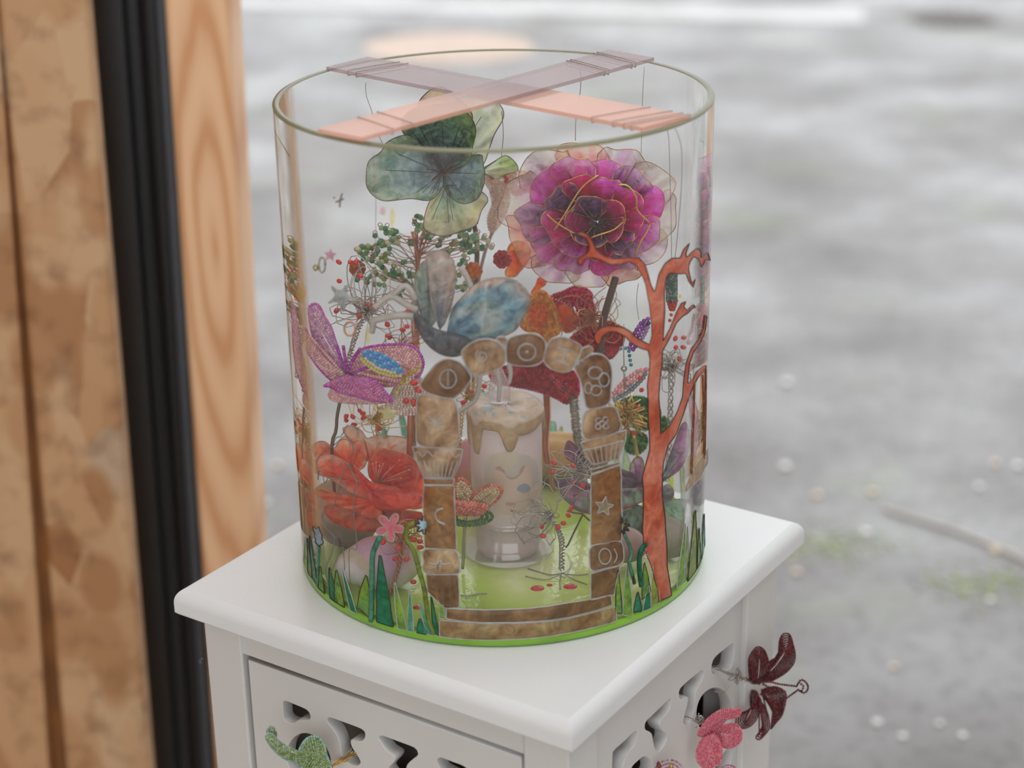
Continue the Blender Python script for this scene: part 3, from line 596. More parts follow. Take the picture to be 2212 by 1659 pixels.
TREE = [(1422, 1299), (1418, 1270), (1405, 1220), (1390, 1185), (1387, 1140), (1389, 1100), (1389, 1060), (1386, 1030), (1393, 1005), (1402, 972), (1402, 945), (1399, 907), (1399, 870), (1397, 831), (1402, 795), (1403, 775), (1399, 757), (1382, 752), (1361, 739), (1349, 726), (1331, 717), (1313, 716), (1300, 727), (1296, 744), (1287, 742), (1282, 726), (1291, 711), (1311, 702), (1344, 706), (1361, 716), (1377, 731), (1402, 744), (1407, 724), (1406, 698), (1402, 660), (1397, 635), (1394, 615), (1387, 597), (1374, 573), (1359, 565), (1339, 571), (1318, 572), (1293, 560), (1278, 556), (1263, 559), (1256, 573), (1246, 569), (1248, 559), (1258, 552), (1270, 544), (1273, 531), (1265, 514), (1253, 508), (1235, 507), (1255, 500), (1270, 506), (1280, 521), (1286, 539), (1303, 552), (1326, 559), (1356, 556), (1379, 557), (1392, 569), (1399, 592), (1405, 615), (1413, 631), (1417, 615), (1422, 592), (1435, 569), (1450, 557), (1468, 557), (1475, 539), (1488, 525), (1480, 547), (1482, 557), (1493, 544), (1506, 535), (1513, 543), (1513, 557), (1520, 553), (1527, 544), (1534, 564), (1525, 557), (1515, 577), (1506, 557), (1496, 554), (1488, 567), (1486, 582), (1493, 612), (1501, 602), (1496, 621), (1486, 607), (1480, 590), (1465, 592), (1445, 590), (1437, 602), (1434, 635), (1435, 673), (1431, 736), (1445, 711), (1458, 678), (1470, 655), (1481, 650), (1476, 662), (1482, 670), (1496, 657), (1502, 664), (1494, 666), (1484, 677), (1472, 684), (1460, 697), (1445, 731), (1430, 758), (1429, 787), (1425, 818), (1422, 856), (1425, 894), (1426, 938), (1445, 920), (1463, 886), (1473, 856), (1475, 822), (1480, 787), (1491, 754), (1508, 734), (1518, 711), (1522, 680), (1526, 684), (1521, 719), (1511, 741), (1496, 762), (1488, 787), (1484, 829), (1496, 818), (1503, 803), (1518, 790), (1525, 789), (1522, 800), (1508, 813), (1498, 831), (1488, 855), (1475, 894), (1460, 937), (1442, 962), (1432, 1000), (1430, 1033), (1429, 1071), (1435, 1109), (1437, 1147), (1440, 1185), (1440, 1222), (1445, 1252), (1450, 1287)]
paint('painted_tree', TREE, srgb('#bd5c44'), 'blackliner', col2=srgb('#cf7f68'), lw=.0005, puff=.0009, step=8, seed=9, label='salmon painted bare tree on the glass', raw=True)

GD, GL, GT, GO = srgb('#27775a'), srgb('#7fa03c'), srgb('#5c9c82'), srgb('#8f9a3e')
blades = [((275, 420), (300, 780), (345, 850), GT, 1), ((445, 690), (450, 960), (515, 1000), GD, 1), ((505, 715), (485, 985), (575, 1040), GL, 1), ((550, 690), (620, 1060), (680, 1090), GD, 0), ((760, 765), (680, 1030), (815, 1150), GL, 1), ((877, 590), (845, 1160), (990, 1210), GD, 1),
          ((1000, 820), (1025, 1210), (1110, 1240), GL, 0), ((1130, 860), (1110, 1240), (1165, 1250), GT, 0), ((1215, 1125), (1190, 1255), (1275, 1270), GD, 1), ((1210, 970), (1270, 1260), (1335, 1275), GT, 0), ((1310, 920), (1330, 1240), (1380, 1280), GD, 1), ((1380, 830), (1380, 1130), (1430, 1130), GL, 0), ((1440, 845), (1420, 1040), (1470, 1035), GD, 1), ((1495, 845), (1475, 1030), (1525, 1040), GL, 1), ((365, 680), (350, 870), (405, 920), GL, 1), ((240, 430), (225, 650), (262, 740), GL, 0), ((258, 440), (262, 740), (300, 790), GO, 1)]
def blade(t, a, b, col, blk, cv):
    t, a, b = map(np.array, (t, a, b)); m1 = (t * .45 + a * .55) + (a - b) * .10; m2 = (t * .45 + b * .55) + (b - a) * .10
    P = cv([t + (b - a) * .06, m2, b, a, m1, t - (b - a) * .06]); P[:, 0] += 0
    paint('painted_blade', P, col, 'blackliner' if blk else 'liner', col2=tuple(x * .6 + .4 * y for x, y in zip(col, GD)), lw=.00045, puff=.0006, seed=int(t[0]), raw=True)
for b in blades: blade(*b, c600b)
for b in [((1160, 705), (1140, 1080), (1200, 1090), GL, 1), ((1240, 680), (1200, 1100), (1290, 1110), GL, 0), ((1330, 900), (1295, 1070), (1365, 1070), GD, 1), ((1420, 850), (1370, 1070), (1445, 1040), GD, 0), ((1385, 655), (1365, 970), (1440, 900), GL, 1), ((1468, 640), (1440, 1030), (1520, 990), GO, 0), ((1735, 320), (1660, 880), (1722, 800), GL, 0), ((1820, 210), (1755, 830), (1830, 740), GO, 1), ((1852, 360), (1835, 740), (1868, 690), GL, 1), ((1895, 240), (1872, 690), (1900, 640), GT, 1)]: blade(*b, c1040b)
line('painted_stem', c600b([(1170, 310), (1120, 330), (1097, 390), (1110, 460), (1160, 540), (1190, 640), (1220, 750), (1250, 860), (1270, 1000), (1290, 1130), (1335, 1260)]), 'blackliner', .0019)
line('painted_stem', c600b([(1170, 310), (1120, 330), (1097, 390), (1110, 460), (1160, 540), (1190, 640), (1220, 750), (1250, 860), (1270, 1000), (1290, 1130), (1335, 1260)]), w=.0014, r=R + .0009, col=(*srgb('#8f9f4a'), 1), mat=M['paint'])
line('painted_stem', c600b([(880, 430), (835, 520), (812, 600), (806, 800), (800, 1150)]), w=.0017, col=(*GT, .95), mat=M['paint'])
line('painted_stem', c600b([(358, 515), (355, 650), (345, 850)]), w=.0009, col=(*GT, .95), mat=M['paint'])
line('painted_stem', c1040b([(1210, 400), (1255, 500), (1275, 580), (1255, 650), (1285, 760), (1300, 830)]), 'blackliner', .0015)
line('painted_stem', c1040b([(1215, 410), (1258, 500), (1278, 580), (1258, 650), (1287, 760)]), w=.0010, r=R + .0009, col=(*GT, 1), mat=M['paint'])
line('painted_stem', c1040b([(1400, 490), (1350, 560), (1342, 700), (1360, 850)]), w=.0016, col=(*GD, .95), mat=M['paint'])
def rosette(c, r0, r1, n, col, liner, rot=0.0, sx=1.0, lobe=0.35, name='painted_flower', **kw):
    t = np.arange(n * 8) / (n * 8) * 2 * math.pi; rad = r0 + (r1 - r0) * (0.5 + 0.5 * np.cos(n * t)) ** lobe
    return paint(name, np.c_[c[0] + sx * rad * np.sin(t + rot), c[1] - rad * np.cos(t + rot)], col, liner, raw=True, **kw)
rosette((917, 1134), 9, 20, 8, srgb('#9fc3d6'), 'blackliner', lobe=.6, lw=.0007, puff=.001)
rosette((843, 1138), 11, 32, 5, srgb('#c47884'), 'liner', rot=.5, lobe=.55, lw=.0005)
fl = rosette((1341, 1136), 5, 20, 9, srgb('#8d8d5a'), 'blackliner', lobe=.7, lw=.0008)
paint('painted_tulip', c600b([(305, 345), (320, 345), (335, 370), (352, 342), (362, 370), (372, 400), (385, 412), (378, 450), (400, 482), (372, 500), (358, 515), (335, 490), (322, 470), (330, 450), (312, 425), (325, 410), (310, 380)]), srgb('#8fa9b8'), 'blackliner', raw=True, lw=.0005, label='pale blue painted flower')
for c, r_ in [((1480, 460), 30), ((1445, 502), 36), ((1420, 560), 30)]:
    q = c1040b([c])[0]; rosette(q, r_ / 4.2, r_ / 3.95, 3, srgb('#a8505a'), 'liner', lw=.0004, name='painted_bell')
paint('painted_leaf', c1040b([(1440, 440), (1410, 445), (1375, 490), (1385, 520), (1420, 500)]), GD, None)
# a figure on a swing, and grey drawn outlines, floating marks
for p in [[(1810, 170), (1800, 500), (1785, 960)], [(1880, 120), (1893, 500), (1890, 830)], [(1905, 60), (1905, 400), (1897, 800)]]: line('painted_rope', c1040(p), w=.0009, col=(*srgb('#a06a50'), .95), mat=M['paint'])
paint('painted_swing_seat', c1040([(1730, 1090), (1790, 930), (1925, 740), (1927, 860), (1870, 990), (1740, 1120)]), srgb('#b09a80'), 'liner', raw=True, lw=.0003)
paint('painted_dress', c1040([(1765, 290), (1800, 330), (1830, 380), (1850, 560), (1840, 700), (1815, 820), (1800, 700), (1790, 560), (1770, 420)]), (*srgb('#cfa8b0'), .6), 'liner', lw=.0003)
for p in [[(480, 720), (540, 672), (600, 670), (640, 720), (645, 790), (600, 830), (612, 880), (560, 960), (545, 1000), (520, 1100), (480, 1230), (400, 1280), (385, 1350), (420, 1430), (490, 1500), (480, 1570), (455, 1660), (410, 1780), (430, 1900)], [(480, 720), (380, 790), (337, 860), (350, 950), (348, 1010)], [(655, 850), (622, 910), (680, 1040), (650, 1150), (658, 1350), (680, 1600), (615, 1608), (620, 1900)],
          [(350, 985), (362, 930), (385, 955), (405, 1040), (440, 985), (462, 1010), (545, 990)], [(480, 720), (500, 650), (545, 640), (600, 540)], [(555, 1040), (590, 1075), (570, 1130), (540, 1140)], [(455, 1800), (510, 1690), (555, 1575), (570, 1700), (575, 1780)]]: line('drawn_line', c600(p))
for p in [[(740, 417), (736, 432), (735, 447)], [(727, 436), (743, 429)], [(722, 426), (724, 427)]]: line('drawn_mark', p, 'greyline', .0007)
def star(c, r_, col, rot=0.0, liner=None, inner=.42, **kw):
    return paint('painted_star', [np.array(c) + [(r_ if k % 2 == 0 else r_ * inner) * math.sin(k * math.pi / 5 + rot), -(r_ if k % 2 == 0 else r_ * inner) * math.cos(k * math.pi / 5 + rot)] for k in range(10)], col, liner, **kw)
star((714, 551), 16, (*srgb('#c9a0a8'), .6), .1, raw=True); star((738, 641), 34, (*srgb('#979a99'), 1), .5, puff=.0030, label='grey fuzzy raised star'); star((839, 893), 25, (*srgb('#b3ad86'), 1), .0, puff=.002, label='cream raised star')
for c, rx, ry, col in [((697, 572), 7, 17, '#c6c2b8'), ((683, 578), 4, 6, '#cbbf8a'), ((757, 710), 12, 15, '#e0b48a')]: line('painted_ring', [np.array(c) + [rx * math.cos(t), ry * math.sin(t)] for t in np.linspace(0, 6.28, 18)], w=.0006, col=(*srgb(col), .9), mat=M['paint'])
for c, rx, ry, col in [((827, 456), 6, 10, '#d8a8b4'), ((650, 630), 12, 22, '#d3c29a'), ((848, 470), 6, 22, '#dcd2a4'), ((795, 725), 6, 20, '#d9cfa0'), ((638, 644), 3, 7, '#d9884a'), ((1468, 640), 3, 5, '#d8c84a')]:
    paint('painted_spot', [np.array(c) + [rx * math.cos(t), ry * math.sin(t)] for t in np.arange(12) / 12 * 6.283], (*srgb(col), .3), None, raw=True)
# paint on the far wall of the glass
for p, col, lin in [([(820, 945), (826, 915), (836, 930), (838, 945)], GT, None), ([(1186, 945), (1190, 910), (1200, 912), (1203, 945)], srgb('#6fae8c'), 'blackliner'), ([(1202, 944), (1214, 918), (1216, 946)], srgb('#c9c24a'), 'blackliner'), ([(1440, 1140), (1445, 1000), (1455, 1000), (1458, 1140)], srgb('#b8bf3c'), None), ([(868, 940), (862, 900), (868, 885), (880, 930), (884, 950)], GT, 'blackliner'), ([(1352, 1110), (1346, 1000), (1350, 965), (1362, 1000), (1366, 1110)], srgb('#9fb08a'), 'liner'), ([(1330, 1110), (1325, 1010), (1332, 980), (1342, 1010), (1345, 1110)], srgb('#a9b76a'), 'liner'), ([(1475, 1120), (1470, 1010), (1462, 960), (1478, 1010), (1485, 1120)], srgb('#9fb08a'), 'liner')]:
    paint('painted_blade', p, col, lin, back=True, raw=True, lw=.0005)

# ================================================================== strips across the rim and threads
def strip(name, label, pts, zoff, sp):
    q = at_z(np.array([p[0] for p in pts], float), np.array([p[1] for p in pts], float), ZT + HV + zoff)   # a,b at far end; c,d at near end
    n = 24; v = []; c = []
    for i in range(n + 1):
        t = i / n; l = q[0] * (1 - t) + q[3] * t; r_ = q[1] * (1 - t) + q[2] * t
        k = np.clip((t - sp + .12) / .24, 0, 1); colr = np.array(srgb('#d2c2c2')) * (1 - k) + np.array(srgb('#f8cfbd')) * k
        for p in (l, r_): v += [p, p + [0, 0, .0022]]; c += [(*colr, .34 + .16 * k)] * 2
    f = []
    for i in range(n):
        a = i * 4; b = a + 4; f += [(a + 1, a + 3, b + 3, b + 1), (a, b, b + 2, a + 2), (a, a + 1, b + 1, b), (a + 2, b + 2, b + 3, a + 3)]
    f += [(0, 2, 3, 1), (n * 4, n * 4 + 1, n * 4 + 3, n * 4 + 2)]
    t_ = thing(name, label, 'strip', q.mean(0)); MB().add(v, f, c).build('bar', M['acrylic'], t_, smooth=False); return t_, q
sA, qA = strip('acrylic_strip', 'lower pinkish acrylic strip from back left of rim to front right', [(705, 152), (795, 130), (1490, 257), (1388, 284)], .0004, .55)
sB, qB = strip('acrylic_strip', 'upper pinkish acrylic strip from back right of rim to front left', [(1315, 115), (1413, 132), (782, 306), (687, 287)], .0030, .60)
def wrap(t_, q, ts, zz):
    for t in ts:
        l = q[0] * (1 - t) + q[3] * t; r_ = q[1] * (1 - t - .03) + q[2] * (t + .03); e = (r_ - l) / np.linalg.norm(r_ - l) * .0005
        MB().tube([l - e, l - e + [0, 0, .0026], (l + r_) / 2 + [0, 0, .0027], r_ + e + [0, 0, .0026], r_ + e - [0, 0, .0005], l - e - [0, 0, .0005]], .00022, 5, True).build('thread_wrap', M['thread'], t_)
wrap(sA, qA, [.08, .11, .86, .92, .95, .97], 0); wrap(sB, qB, [.045, .06, .15, .165, .82, .88], 0)
def thread(label, P, r=.00022):
    P = np.array(P, float); w = spline(P, 30); o = MB().tube(w, r, 4).build('hanging_thread', M['thread'], origin=w[0]); tag(o, label, 'thread', None); return o
thread('fine thread from back left strip end down to the blue green flower', [at_y(x, y, yy) for x, y, yy in [(790, 178, .075), (791, 205, .07), (803, 240, .05), (812, 275, .04), (826, 310, .038)]])
thread('fine thread from back right strip down to top of magenta flower', [at_y(x, y, yy) for x, y, yy in [(1249, 138, .068), (1255, 170, .05), (1250, 225, .03), (1244, 260, .01), (1243, 304, .005)]])
thread('fine thread from back right rim down to right edge of magenta flower', [at_y(x, y, yy) for x, y, yy in [(1392, 144, .09), (1389, 190, .06), (1387, 250, .04), (1385, 330, .02)]])
thread('long loose thread hanging at the right from front right strip', [at_y(x, y, yy) for x, y, yy in [(1459, 278, -.08), (1472, 320, -.07), (1472, 400, -.06), (1466, 480, -.05), (1458, 560, -.04)]])
thread('fine thread behind blue green flower, right of its largest petal', [at_y(x, y, yy) for x, y, yy in [(1084, 240, .01), (1087, 290, .03), (1084, 330, .05), (1080, 365, .06)]])
thread('fine thread from magenta flower down to purple beaded caterpillar', [at_y(x, y, yy) for x, y, yy in [(1379, 612, -.01), (1375, 650, -.015), (1380, 690, -.02)]])

# ================================================================== resin petals and bead petals
def petal_grid(base, outline, y, tip, cup, ruf, nt, n, seed, rk=9, b_d=0.0):
    O = smooth_closed(outline, n); base = np.asarray(base, float); t = np.linspace(0, 1, nt + 1)[1:] ; w = wav(n, rk, seed); w2 = wav(n, 3, seed + 1)
    # distance of each outline point from the base sets how far it leans forward
    L_ = np.linalg.norm(O - base, axis=1); Ln = L_ / L_.max()
    P = base + t[:, None, None] * (O - base)[None]
    d = b_d + tip * (t[:, None] * Ln[None]) ** 1.3 + cup * 4 * t[:, None] * (1 - t[:, None]) * Ln[None] + ruf * t[:, None] ** 2 * w[None] + .4 * ruf * t[:, None] * w2[None]
    V = at_y(P[..., 0].ravel(), P[..., 1].ravel(), y, d.ravel()).reshape(nt, n, 3); b = at_y(base[0], base[1], y, np.array(b_d)); return b, V, t, O
LIFT = {'resin_flower': .20, 'resin_flower.001': .05, 'resin_flower.002': .05, 'resin_flower.003': .10, 'resin_butterfly': .12}
def petal(root, base, outline, y, cols, alphas, tip=0.0, cup=0.0, ruf=0.002, nt=8, n=56, seed=1, edge='copper', er=.00030, veins=0, mat='resin', pw=1.0, label=None, name='petal', b_d=0.0, vein_mat=None, ad=.72):
    b, V, t, O = petal_grid(base, outline, y, tip, cup, ruf, nt, n, seed, b_d=b_d)
    lf = LIFT.get(root.name, 0); cols = np.clip((np.array(cols, float) * (1 - lf) + lf * .8) * 1.45, 0, .97); m = len(cols) - 1; sk = 0.5 + 0.5 * wav(n, 14, seed + 3)
    C = np.zeros((nt, n, 4))
    for i in range(nt):
        x = np.clip(t[i] ** pw * m + (sk - .5) * .9 * (t[i] ** .5), 0, m); k = np.minimum(x.astype(int), m - 1); fr = (x - k)[:, None]
        C[i, :, :3] = cols[k] * (1 - fr) + cols[k + 1] * fr; C[i, :, :3] *= (.8 + .4 * (0.5 + 0.5 * wav(n, 20, seed + 9)))[:, None]
        C[i, :, 3] = ad * (alphas[0] + (alphas[1] - alphas[0]) * t[i] ** 1.5)
    v = np.r_[b[None], V.reshape(-1, 3)]; c = np.r_[[np.r_[cols[0], alphas[0]]], C.reshape(-1, 4)]; f = [(0, 1 + k, 1 + (k + 1) % n) for k in range(n)]
    for i in range(nt - 1):
        for k in range(n): l = (k + 1) % n; a = 1 + i * n; f.append((a + k, a + n + k, a + n + l, a + l))
    o = MB().add(v, f, np.clip(c, 0, 1)).build(name, M[mat], root, label=label, solid=.0007)
    if edge: MB().tube(V[-1], er, 5, True).build('wire_edge', M[edge], o)
    if veins:
        mb = MB(); ks = np.random.RandomState(seed).choice(n, veins, replace=False)
        for k in ks: mb.tube(np.r_[b[None], V[: max(2, int(nt * .85)), k]] + (CO - b) / np.linalg.norm(CO - b) * .0006, .0002, 4)
        mb.build('vein', M[vein_mat or edge or 'copper'], o)
    return o
def bead_petal(root, base, outline, y, cols, br=.00085, levels=None, tip=0.0, cup=0.0, ruf=0.0005, n=90, seed=1, name='petal', mat='bead', label=None, edgecol=None, spacing=1.6, gap=.80):
    """beads threaded on wire loops that nest inside one another and share the petal's base"""
    br *= 1.12; O = smooth_closed(outline, n); base = np.asarray(base, float); rs = np.random.RandomState(seed + 50); cols = np.array(cols, float); mb = MB()
    ax = O.mean(0) - base; ax /= np.linalg.norm(ax) + 1e-9; pe = np.array([-ax[1], ax[0]]); al = (O - base) @ ax; cr_ = (O - base) @ pe; Lm = np.linalg.norm(O - base, axis=1).max()
    inside = al.min() < -.2 * Lm; hw = (cr_.max() - cr_.min()) / 2; pitch = 2 * br / .000265 * (gap if mat == 'pearl' else gap * .84); nl_ = int(np.clip(round(hw / pitch), 2, 20)); mid = (cr_.max() + cr_.min()) / 2
    if inside: nl_ = int(np.clip(round(np.linalg.norm(O - O.mean(0), axis=1).max() / pitch), 2, 22))
    w = wav(n, 4, seed)
    for li in range(nl_):
        lv = 1 - li / nl_
        if inside: P = O.mean(0) * (1 - lv) + O * lv
        else: P = base + np.outer(al * (1 - (1 - lv) * min(.9, hw / Lm)), ax) + np.outer((cr_ - mid * np.clip(al / Lm, 0, 1)) * lv + mid * np.clip(al / Lm, 0, 1), pe)
        t = np.linalg.norm(P - base, axis=1) / Lm; d = tip * t ** 1.3 + cup * 4 * t * (1 - t) + ruf * w * t + (.0035 * (1 - lv) - .0015 * (1 - lv) ** 2)
        ring = at_y(P[:, 0], P[:, 1], y, d); ds = np.linalg.norm(np.diff(np.r_[ring, ring[:1]], axis=0), axis=1).sum(); m = max(6, int(ds / (br * spacing))); Q = resample(ring, m, True)
        cc = cols[rs.randint(0, len(cols), m)] if (edgecol is None or li) else np.array(edgecol, float)[rs.randint(0, len(edgecol), m)]
        mb.beads(Q, br, np.c_[np.clip(cc * rs.uniform(1.05, 1.3, (m, 1)), 0, 1), np.full(m, .93)])
    if not inside:      # the straight middle row
        k0 = np.argmax(al); ti = base + (O[k0] - base) * (1 - min(.9, hw / Lm) * (1 - 1 / nl_) * .9); q = np.linspace(0, 1, 14)[:, None]; P = base * (1 - q) + ti * q; t = np.linalg.norm(P - base, axis=1) / Lm
        bead_string(mb, at_y(P[:, 0], P[:, 1], y, tip * t ** 1.3 + cup * 4 * t * (1 - t) + .002), br, cols * 1.15, seed, spacing)
    return mb.build(name, M[mat], root, label=label, kind='stuff')
def bead_string(mb, P, br, cols, seed=0, spacing=1.85):
    P = np.asarray(P, float); d = np.linalg.norm(np.diff(P, axis=0), axis=1).sum(); m = max(3, int(d / (br * spacing))); Q = resample(P, m); rs = np.random.RandomState(seed); cols = np.array(cols, float)
    mb.beads(Q, br, np.c_[np.clip(cols[rs.randint(0, len(cols), m)] * rs.uniform(.8, 1.2, (m, 1)), 0, 1), np.full(m, .95)]); return mb
def root_at(name, label, cat, px, py, y): return thing(name, label, cat, at_y(px, py, y))
def wires(mb, C, n, r0, r1, rad, seed, up=None, flat=1.0, k=18):
    """loops of wire that leave the middle, swing out and come back"""
    rs = np.random.RandomState(seed); C = np.asarray(C, float); tips = []
    for i in range(n):
        d = rs.normal(size=3); d[2] *= flat
        if up is not None: d = d * .8 + np.asarray(up) * rs.uniform(.3, 1.0)
        d /= np.linalg.norm(d); e = np.cross(d, rs.normal(size=3)); e /= np.linalg.norm(e); R_ = rs.uniform(r0, r1); wd_ = R_ * rs.uniform(.35, .8); t = np.linspace(0, math.pi, k)
        t = np.linspace(0, 2 * math.pi, k); P = C + np.outer((1 - np.cos(t)) * R_ * .5, d) + np.outer(np.sin(t) * wd_ * .55, e) + rs.normal(size=(k, 3)) * R_ * .022 * np.sin(t / 2)[:, None]; mb.tube(P, rad, 4); tips.append(P[k // 2 + rs.randint(-2, 3)])
    return tips
def twist(mb, P, rad, n=3, amp=.0011, turns=60, seed=0):
    P = spline(P, 60)
    for j in range(n):
        a = np.linspace(0, turns, 60) + j * 2 * math.pi / n; off = np.c_[np.cos(a), np.sin(a), np.cos(a * .7) * .3] * amp; mb.tube(P + off, rad, 4)
    return mb
_drop = {}
def drops(root, pts, r, seed=0, mat='red', name='red_drop'):
    rs = np.random.RandomState(seed); first = None
    for p in pts:
        if first is None:
            first = MB().ball(p, (r, r, r * 1.35), 8, 6).build(name, M[mat], root, origin=p); o = first
        else:
            o = first.copy(); COL.objects.link(o); o.location = Vector(np.asarray(p) - WORLD[root.name]); o.parent = root
        o.rotation_euler = tuple(rs.uniform(0, 3, 3))
cA = lambda p: px_crop(p, 560, 80, 3.95); cB = lambda p: px_crop(p, 1040, 80, 3.95); cC = lambda p: px_crop(p, 600, 420, 3.95); cD = lambda p: px_crop(p, 1040, 420, 3.95); cE = c600; cF = c1040
h = srgb
# ---------------------------------------------------------------- blue green flower
y = .03; c = (957, 371); tf = root_at('resin_flower', 'large blue green resin flower under the strips at top of vase', 'flower', *c, y)
petal(tf, (957, 371), [(902, 232), (922, 200), (950, 187), (970, 196), (990, 213), (1012, 233), (1020, 262), (990, 330), (950, 350), (915, 290)], y + .012, [h('#6f7f6e'), h('#b0ab90'), h('#c4b49a')], (.5, .55), cup=-.004, ruf=.004, seed=21, edge='bronze', veins=5)
petal(tf, (965, 371), [(985, 230), (1000, 210), (1030, 207), (1066, 213), (1086, 236), (1086, 258), (1068, 290), (1058, 318), (1042, 358), (1010, 372)], y + .010, [h('#8d9c98'), h('#c0c8b8'), h('#c9cbb6')], (.35, .5), cup=-.003, ruf=.004, seed=22, edge='bronze', veins=6)
petal(tf, (1030, 372), [(1046, 369), (1068, 350), (1092, 336), (1114, 352), (1118, 369), (1095, 376), (1070, 386)], y + .008, [h('#b6bdb4'), h('#c0c9b0'), h('#a9b880')], (.3, .6), seed=23, edge='bronze', veins=3)
petal(tf, (960, 372), [(866, 275), (880, 243), (915, 230), (960, 226), (1000, 238), (1020, 258), (1028, 282), (1022, 312), (1015, 345), (990, 366), (955, 375), (925, 345), (890, 310)], y - .002, [h('#1d3d42'), h('#2f5e60'), h('#3f7262'), h('#6f8f50')], (.96, .8), tip=.012, cup=-.010, ruf=.004, seed=24, edge='bronze', veins=12)
petal(tf, (955, 374), [(881, 292), (838, 306), (823, 328), (797, 348), (791, 379), (793, 404), (808, 424), (833, 434), (887, 429), (930, 432), (958, 400), (950, 370), (915, 320)], y - .004, [h('#33484e'), h('#5f7f86'), h('#86a09c'), h('#93a58a')], (.95, .72), tip=.014, cup=-.006, ruf=.005, seed=25, edge='bronze', veins=10)
petal(tf, (962, 374), [(965, 362), (978, 352), (1005, 340), (1038, 334), (1043, 348), (1047, 384), (1043, 405), (1030, 430), (1000, 440), (972, 425), (958, 395)], y - .003, [h('#223a44'), h('#466874'), h('#5f8388'), h('#62805c')], (.96, .85), tip=.010, cup=-.006, ruf=.004, seed=26, edge='bronze', veins=8)
petal(tf, (965, 400), [(932, 428), (919, 460), (916, 491), (937, 506), (965, 509), (995, 499), (1028, 486), (1040, 455), (1054, 430), (1030, 408), (990, 400), (955, 405)], y - .001, [h('#5f7a7c'), h('#9aac96'), h('#b3b796'), h('#c4bda0')], (.8, .62), tip=.012, cup=-.003, ruf=.005, seed=27, edge='bronze', veins=5)
mb = MB(); rs = np.random.RandomState(4)
for i in range(16):
    a = rs.uniform(0, 6.28); e = np.array([957 + rs.uniform(8, 45) * math.cos(a), 365 + rs.uniform(8, 50) * math.sin(a)]); mb.tube(spline([at_y(957, 372, y, .004), at_y((957 + e[0]) / 2 + rs.normal() * 5, (371 + e[1]) / 2, y, .015), at_y(*e, y, .02)], 8), .00035, 4)
mb.build('stamen', M['bronze'], tf)
MB().tube(spline([at_y(1020, 470, .06), at_y(1030, 520, .06), at_y(1028, 600, .06), at_y(1015, 700, .062), at_y(1010, 850, .064)], 24), .0016, 6).build('stem', M['bronze'], tf)
# ---------------------------------------------------------------- magenta flower
y = .015; mc = np.array([1290., 478.]); mf = root_at('resin_flower', 'big magenta and purple resin flower with gold wire edges, right of top', 'flower', *mc, y)
OUT = np.r_[cB([(200, 1260), (330, 1120), (370, 1040), (470, 945), (600, 930), (640, 880), (690, 860), (760, 895), (870, 880), (980, 898), (1060, 898), (1160, 955), (1310, 958), (1400, 1020), (1480, 1040), (1540, 1150), (1640, 1170), (1690, 1250), (1670, 1400), (1690, 1540)]), cD([(1640, 280), (1620, 450), (1540, 560), (1430, 610), (1370, 720), (1250, 750), (1100, 800), (1000, 820), (860, 800), (700, 770), (540, 725), (420, 690), (330, 640), (315, 570), (330, 520), (215, 400), (190, 290), (100, 220), (115, 140), (170, 20)])]
OA = np.arctan2(OUT[:, 1] - mc[1], OUT[:, 0] - mc[0]); OR = np.hypot(OUT[:, 0] - mc[0], OUT[:, 1] - mc[1]); od = np.argsort(OA); OA = OA[od]; OR = OR[od]
def orad(a): a = (a + math.pi) % (2 * math.pi) - math.pi; return np.interp(a, OA, OR, period=2 * math.pi)
def ring_petals(root, c, n, sc, wid, y, cols, al, tip, cup, ruf, seed, rot=0.0, edge='gold', base_r=6, **kw):
    for i in range(n):
        a = rot + i * 2 * math.pi / n + rs_m.uniform(-.08, .08); w = math.pi / n * wid; pts = []
        for u in (-1, -.92, -.7, -.35, 0, .35, .7, .92, 1):
            q = orad(a + u * w) * sc * (1 - .16 * abs(u) ** 3 + rs_m.uniform(-.035, .035)); pts.append(c + q * np.array([math.cos(a + u * w), math.sin(a + u * w)]))
        for u in (.85, .4, -.4, -.85):
            q = orad(a) * sc * (.42 if abs(u) > .5 else .12); pts.append(c + q * np.array([math.cos(a + u * w), math.sin(a + u * w)]))
        cc = cols[i % len(cols)]; petal(root, c + base_r * np.array([math.cos(a), math.sin(a)]), pts, y, cc, al, tip=tip, cup=cup, ruf=ruf, seed=seed + i * 3, edge=edge, n=48, nt=7, **kw)
rs_m = np.random.RandomState(31)
MG, PU, DP, PK, CL, GY = h('#d41c8c'), h('#7a5080'), h('#a80f5c'), h('#eab0d2'), h('#e6d2cc'), h('#9a8698')
ring_petals(mf, mc, 11, .99, 1.35, y + .014, [[MG, PK, CL], [PU, h('#b08aa8'), CL], [MG, h('#c888a8'), h('#d8c2b0')]], (.8, .25), .004, -.003, .009, 300, edge='copper', er=.00028)
ring_petals(mf, mc, 11, .80, 1.35, y + .006, [[DP, MG, h('#e868b8'), PK], [h('#6a3f70'), h('#a04a90'), GY, h('#d0b8d0')], [DP, h('#e02c98'), h('#f080c4')], [MG, h('#e84ab0'), h('#f4b8dc')]], (.96, .72), .012, -.006, .010, 400, rot=.3, er=.0003)
ring_petals(mf, mc, 9, .56, 1.4, y - .002, [[DP, h('#d01480'), h('#e850b0')], [h('#5a3460'), PU, h('#a884a8')], [DP, h('#d81468'), MG], [h('#b80c60'), h('#e020a0'), h('#f080d0')]], (.98, .86), .020, -.008, .008, 500, rot=.15, er=.0003)
ring_petals(mf, mc + [2, 4], 5, .34, 1.3, y - .006, [[h('#701040'), h('#b8126a'), h('#c43a90')], [h('#4a2848'), h('#74407a'), h('#94689a')]], (.98, .92), .022, -.006, .003, 600, rot=.6, er=.0003)
mb = MB(); rs = np.random.RandomState(8)
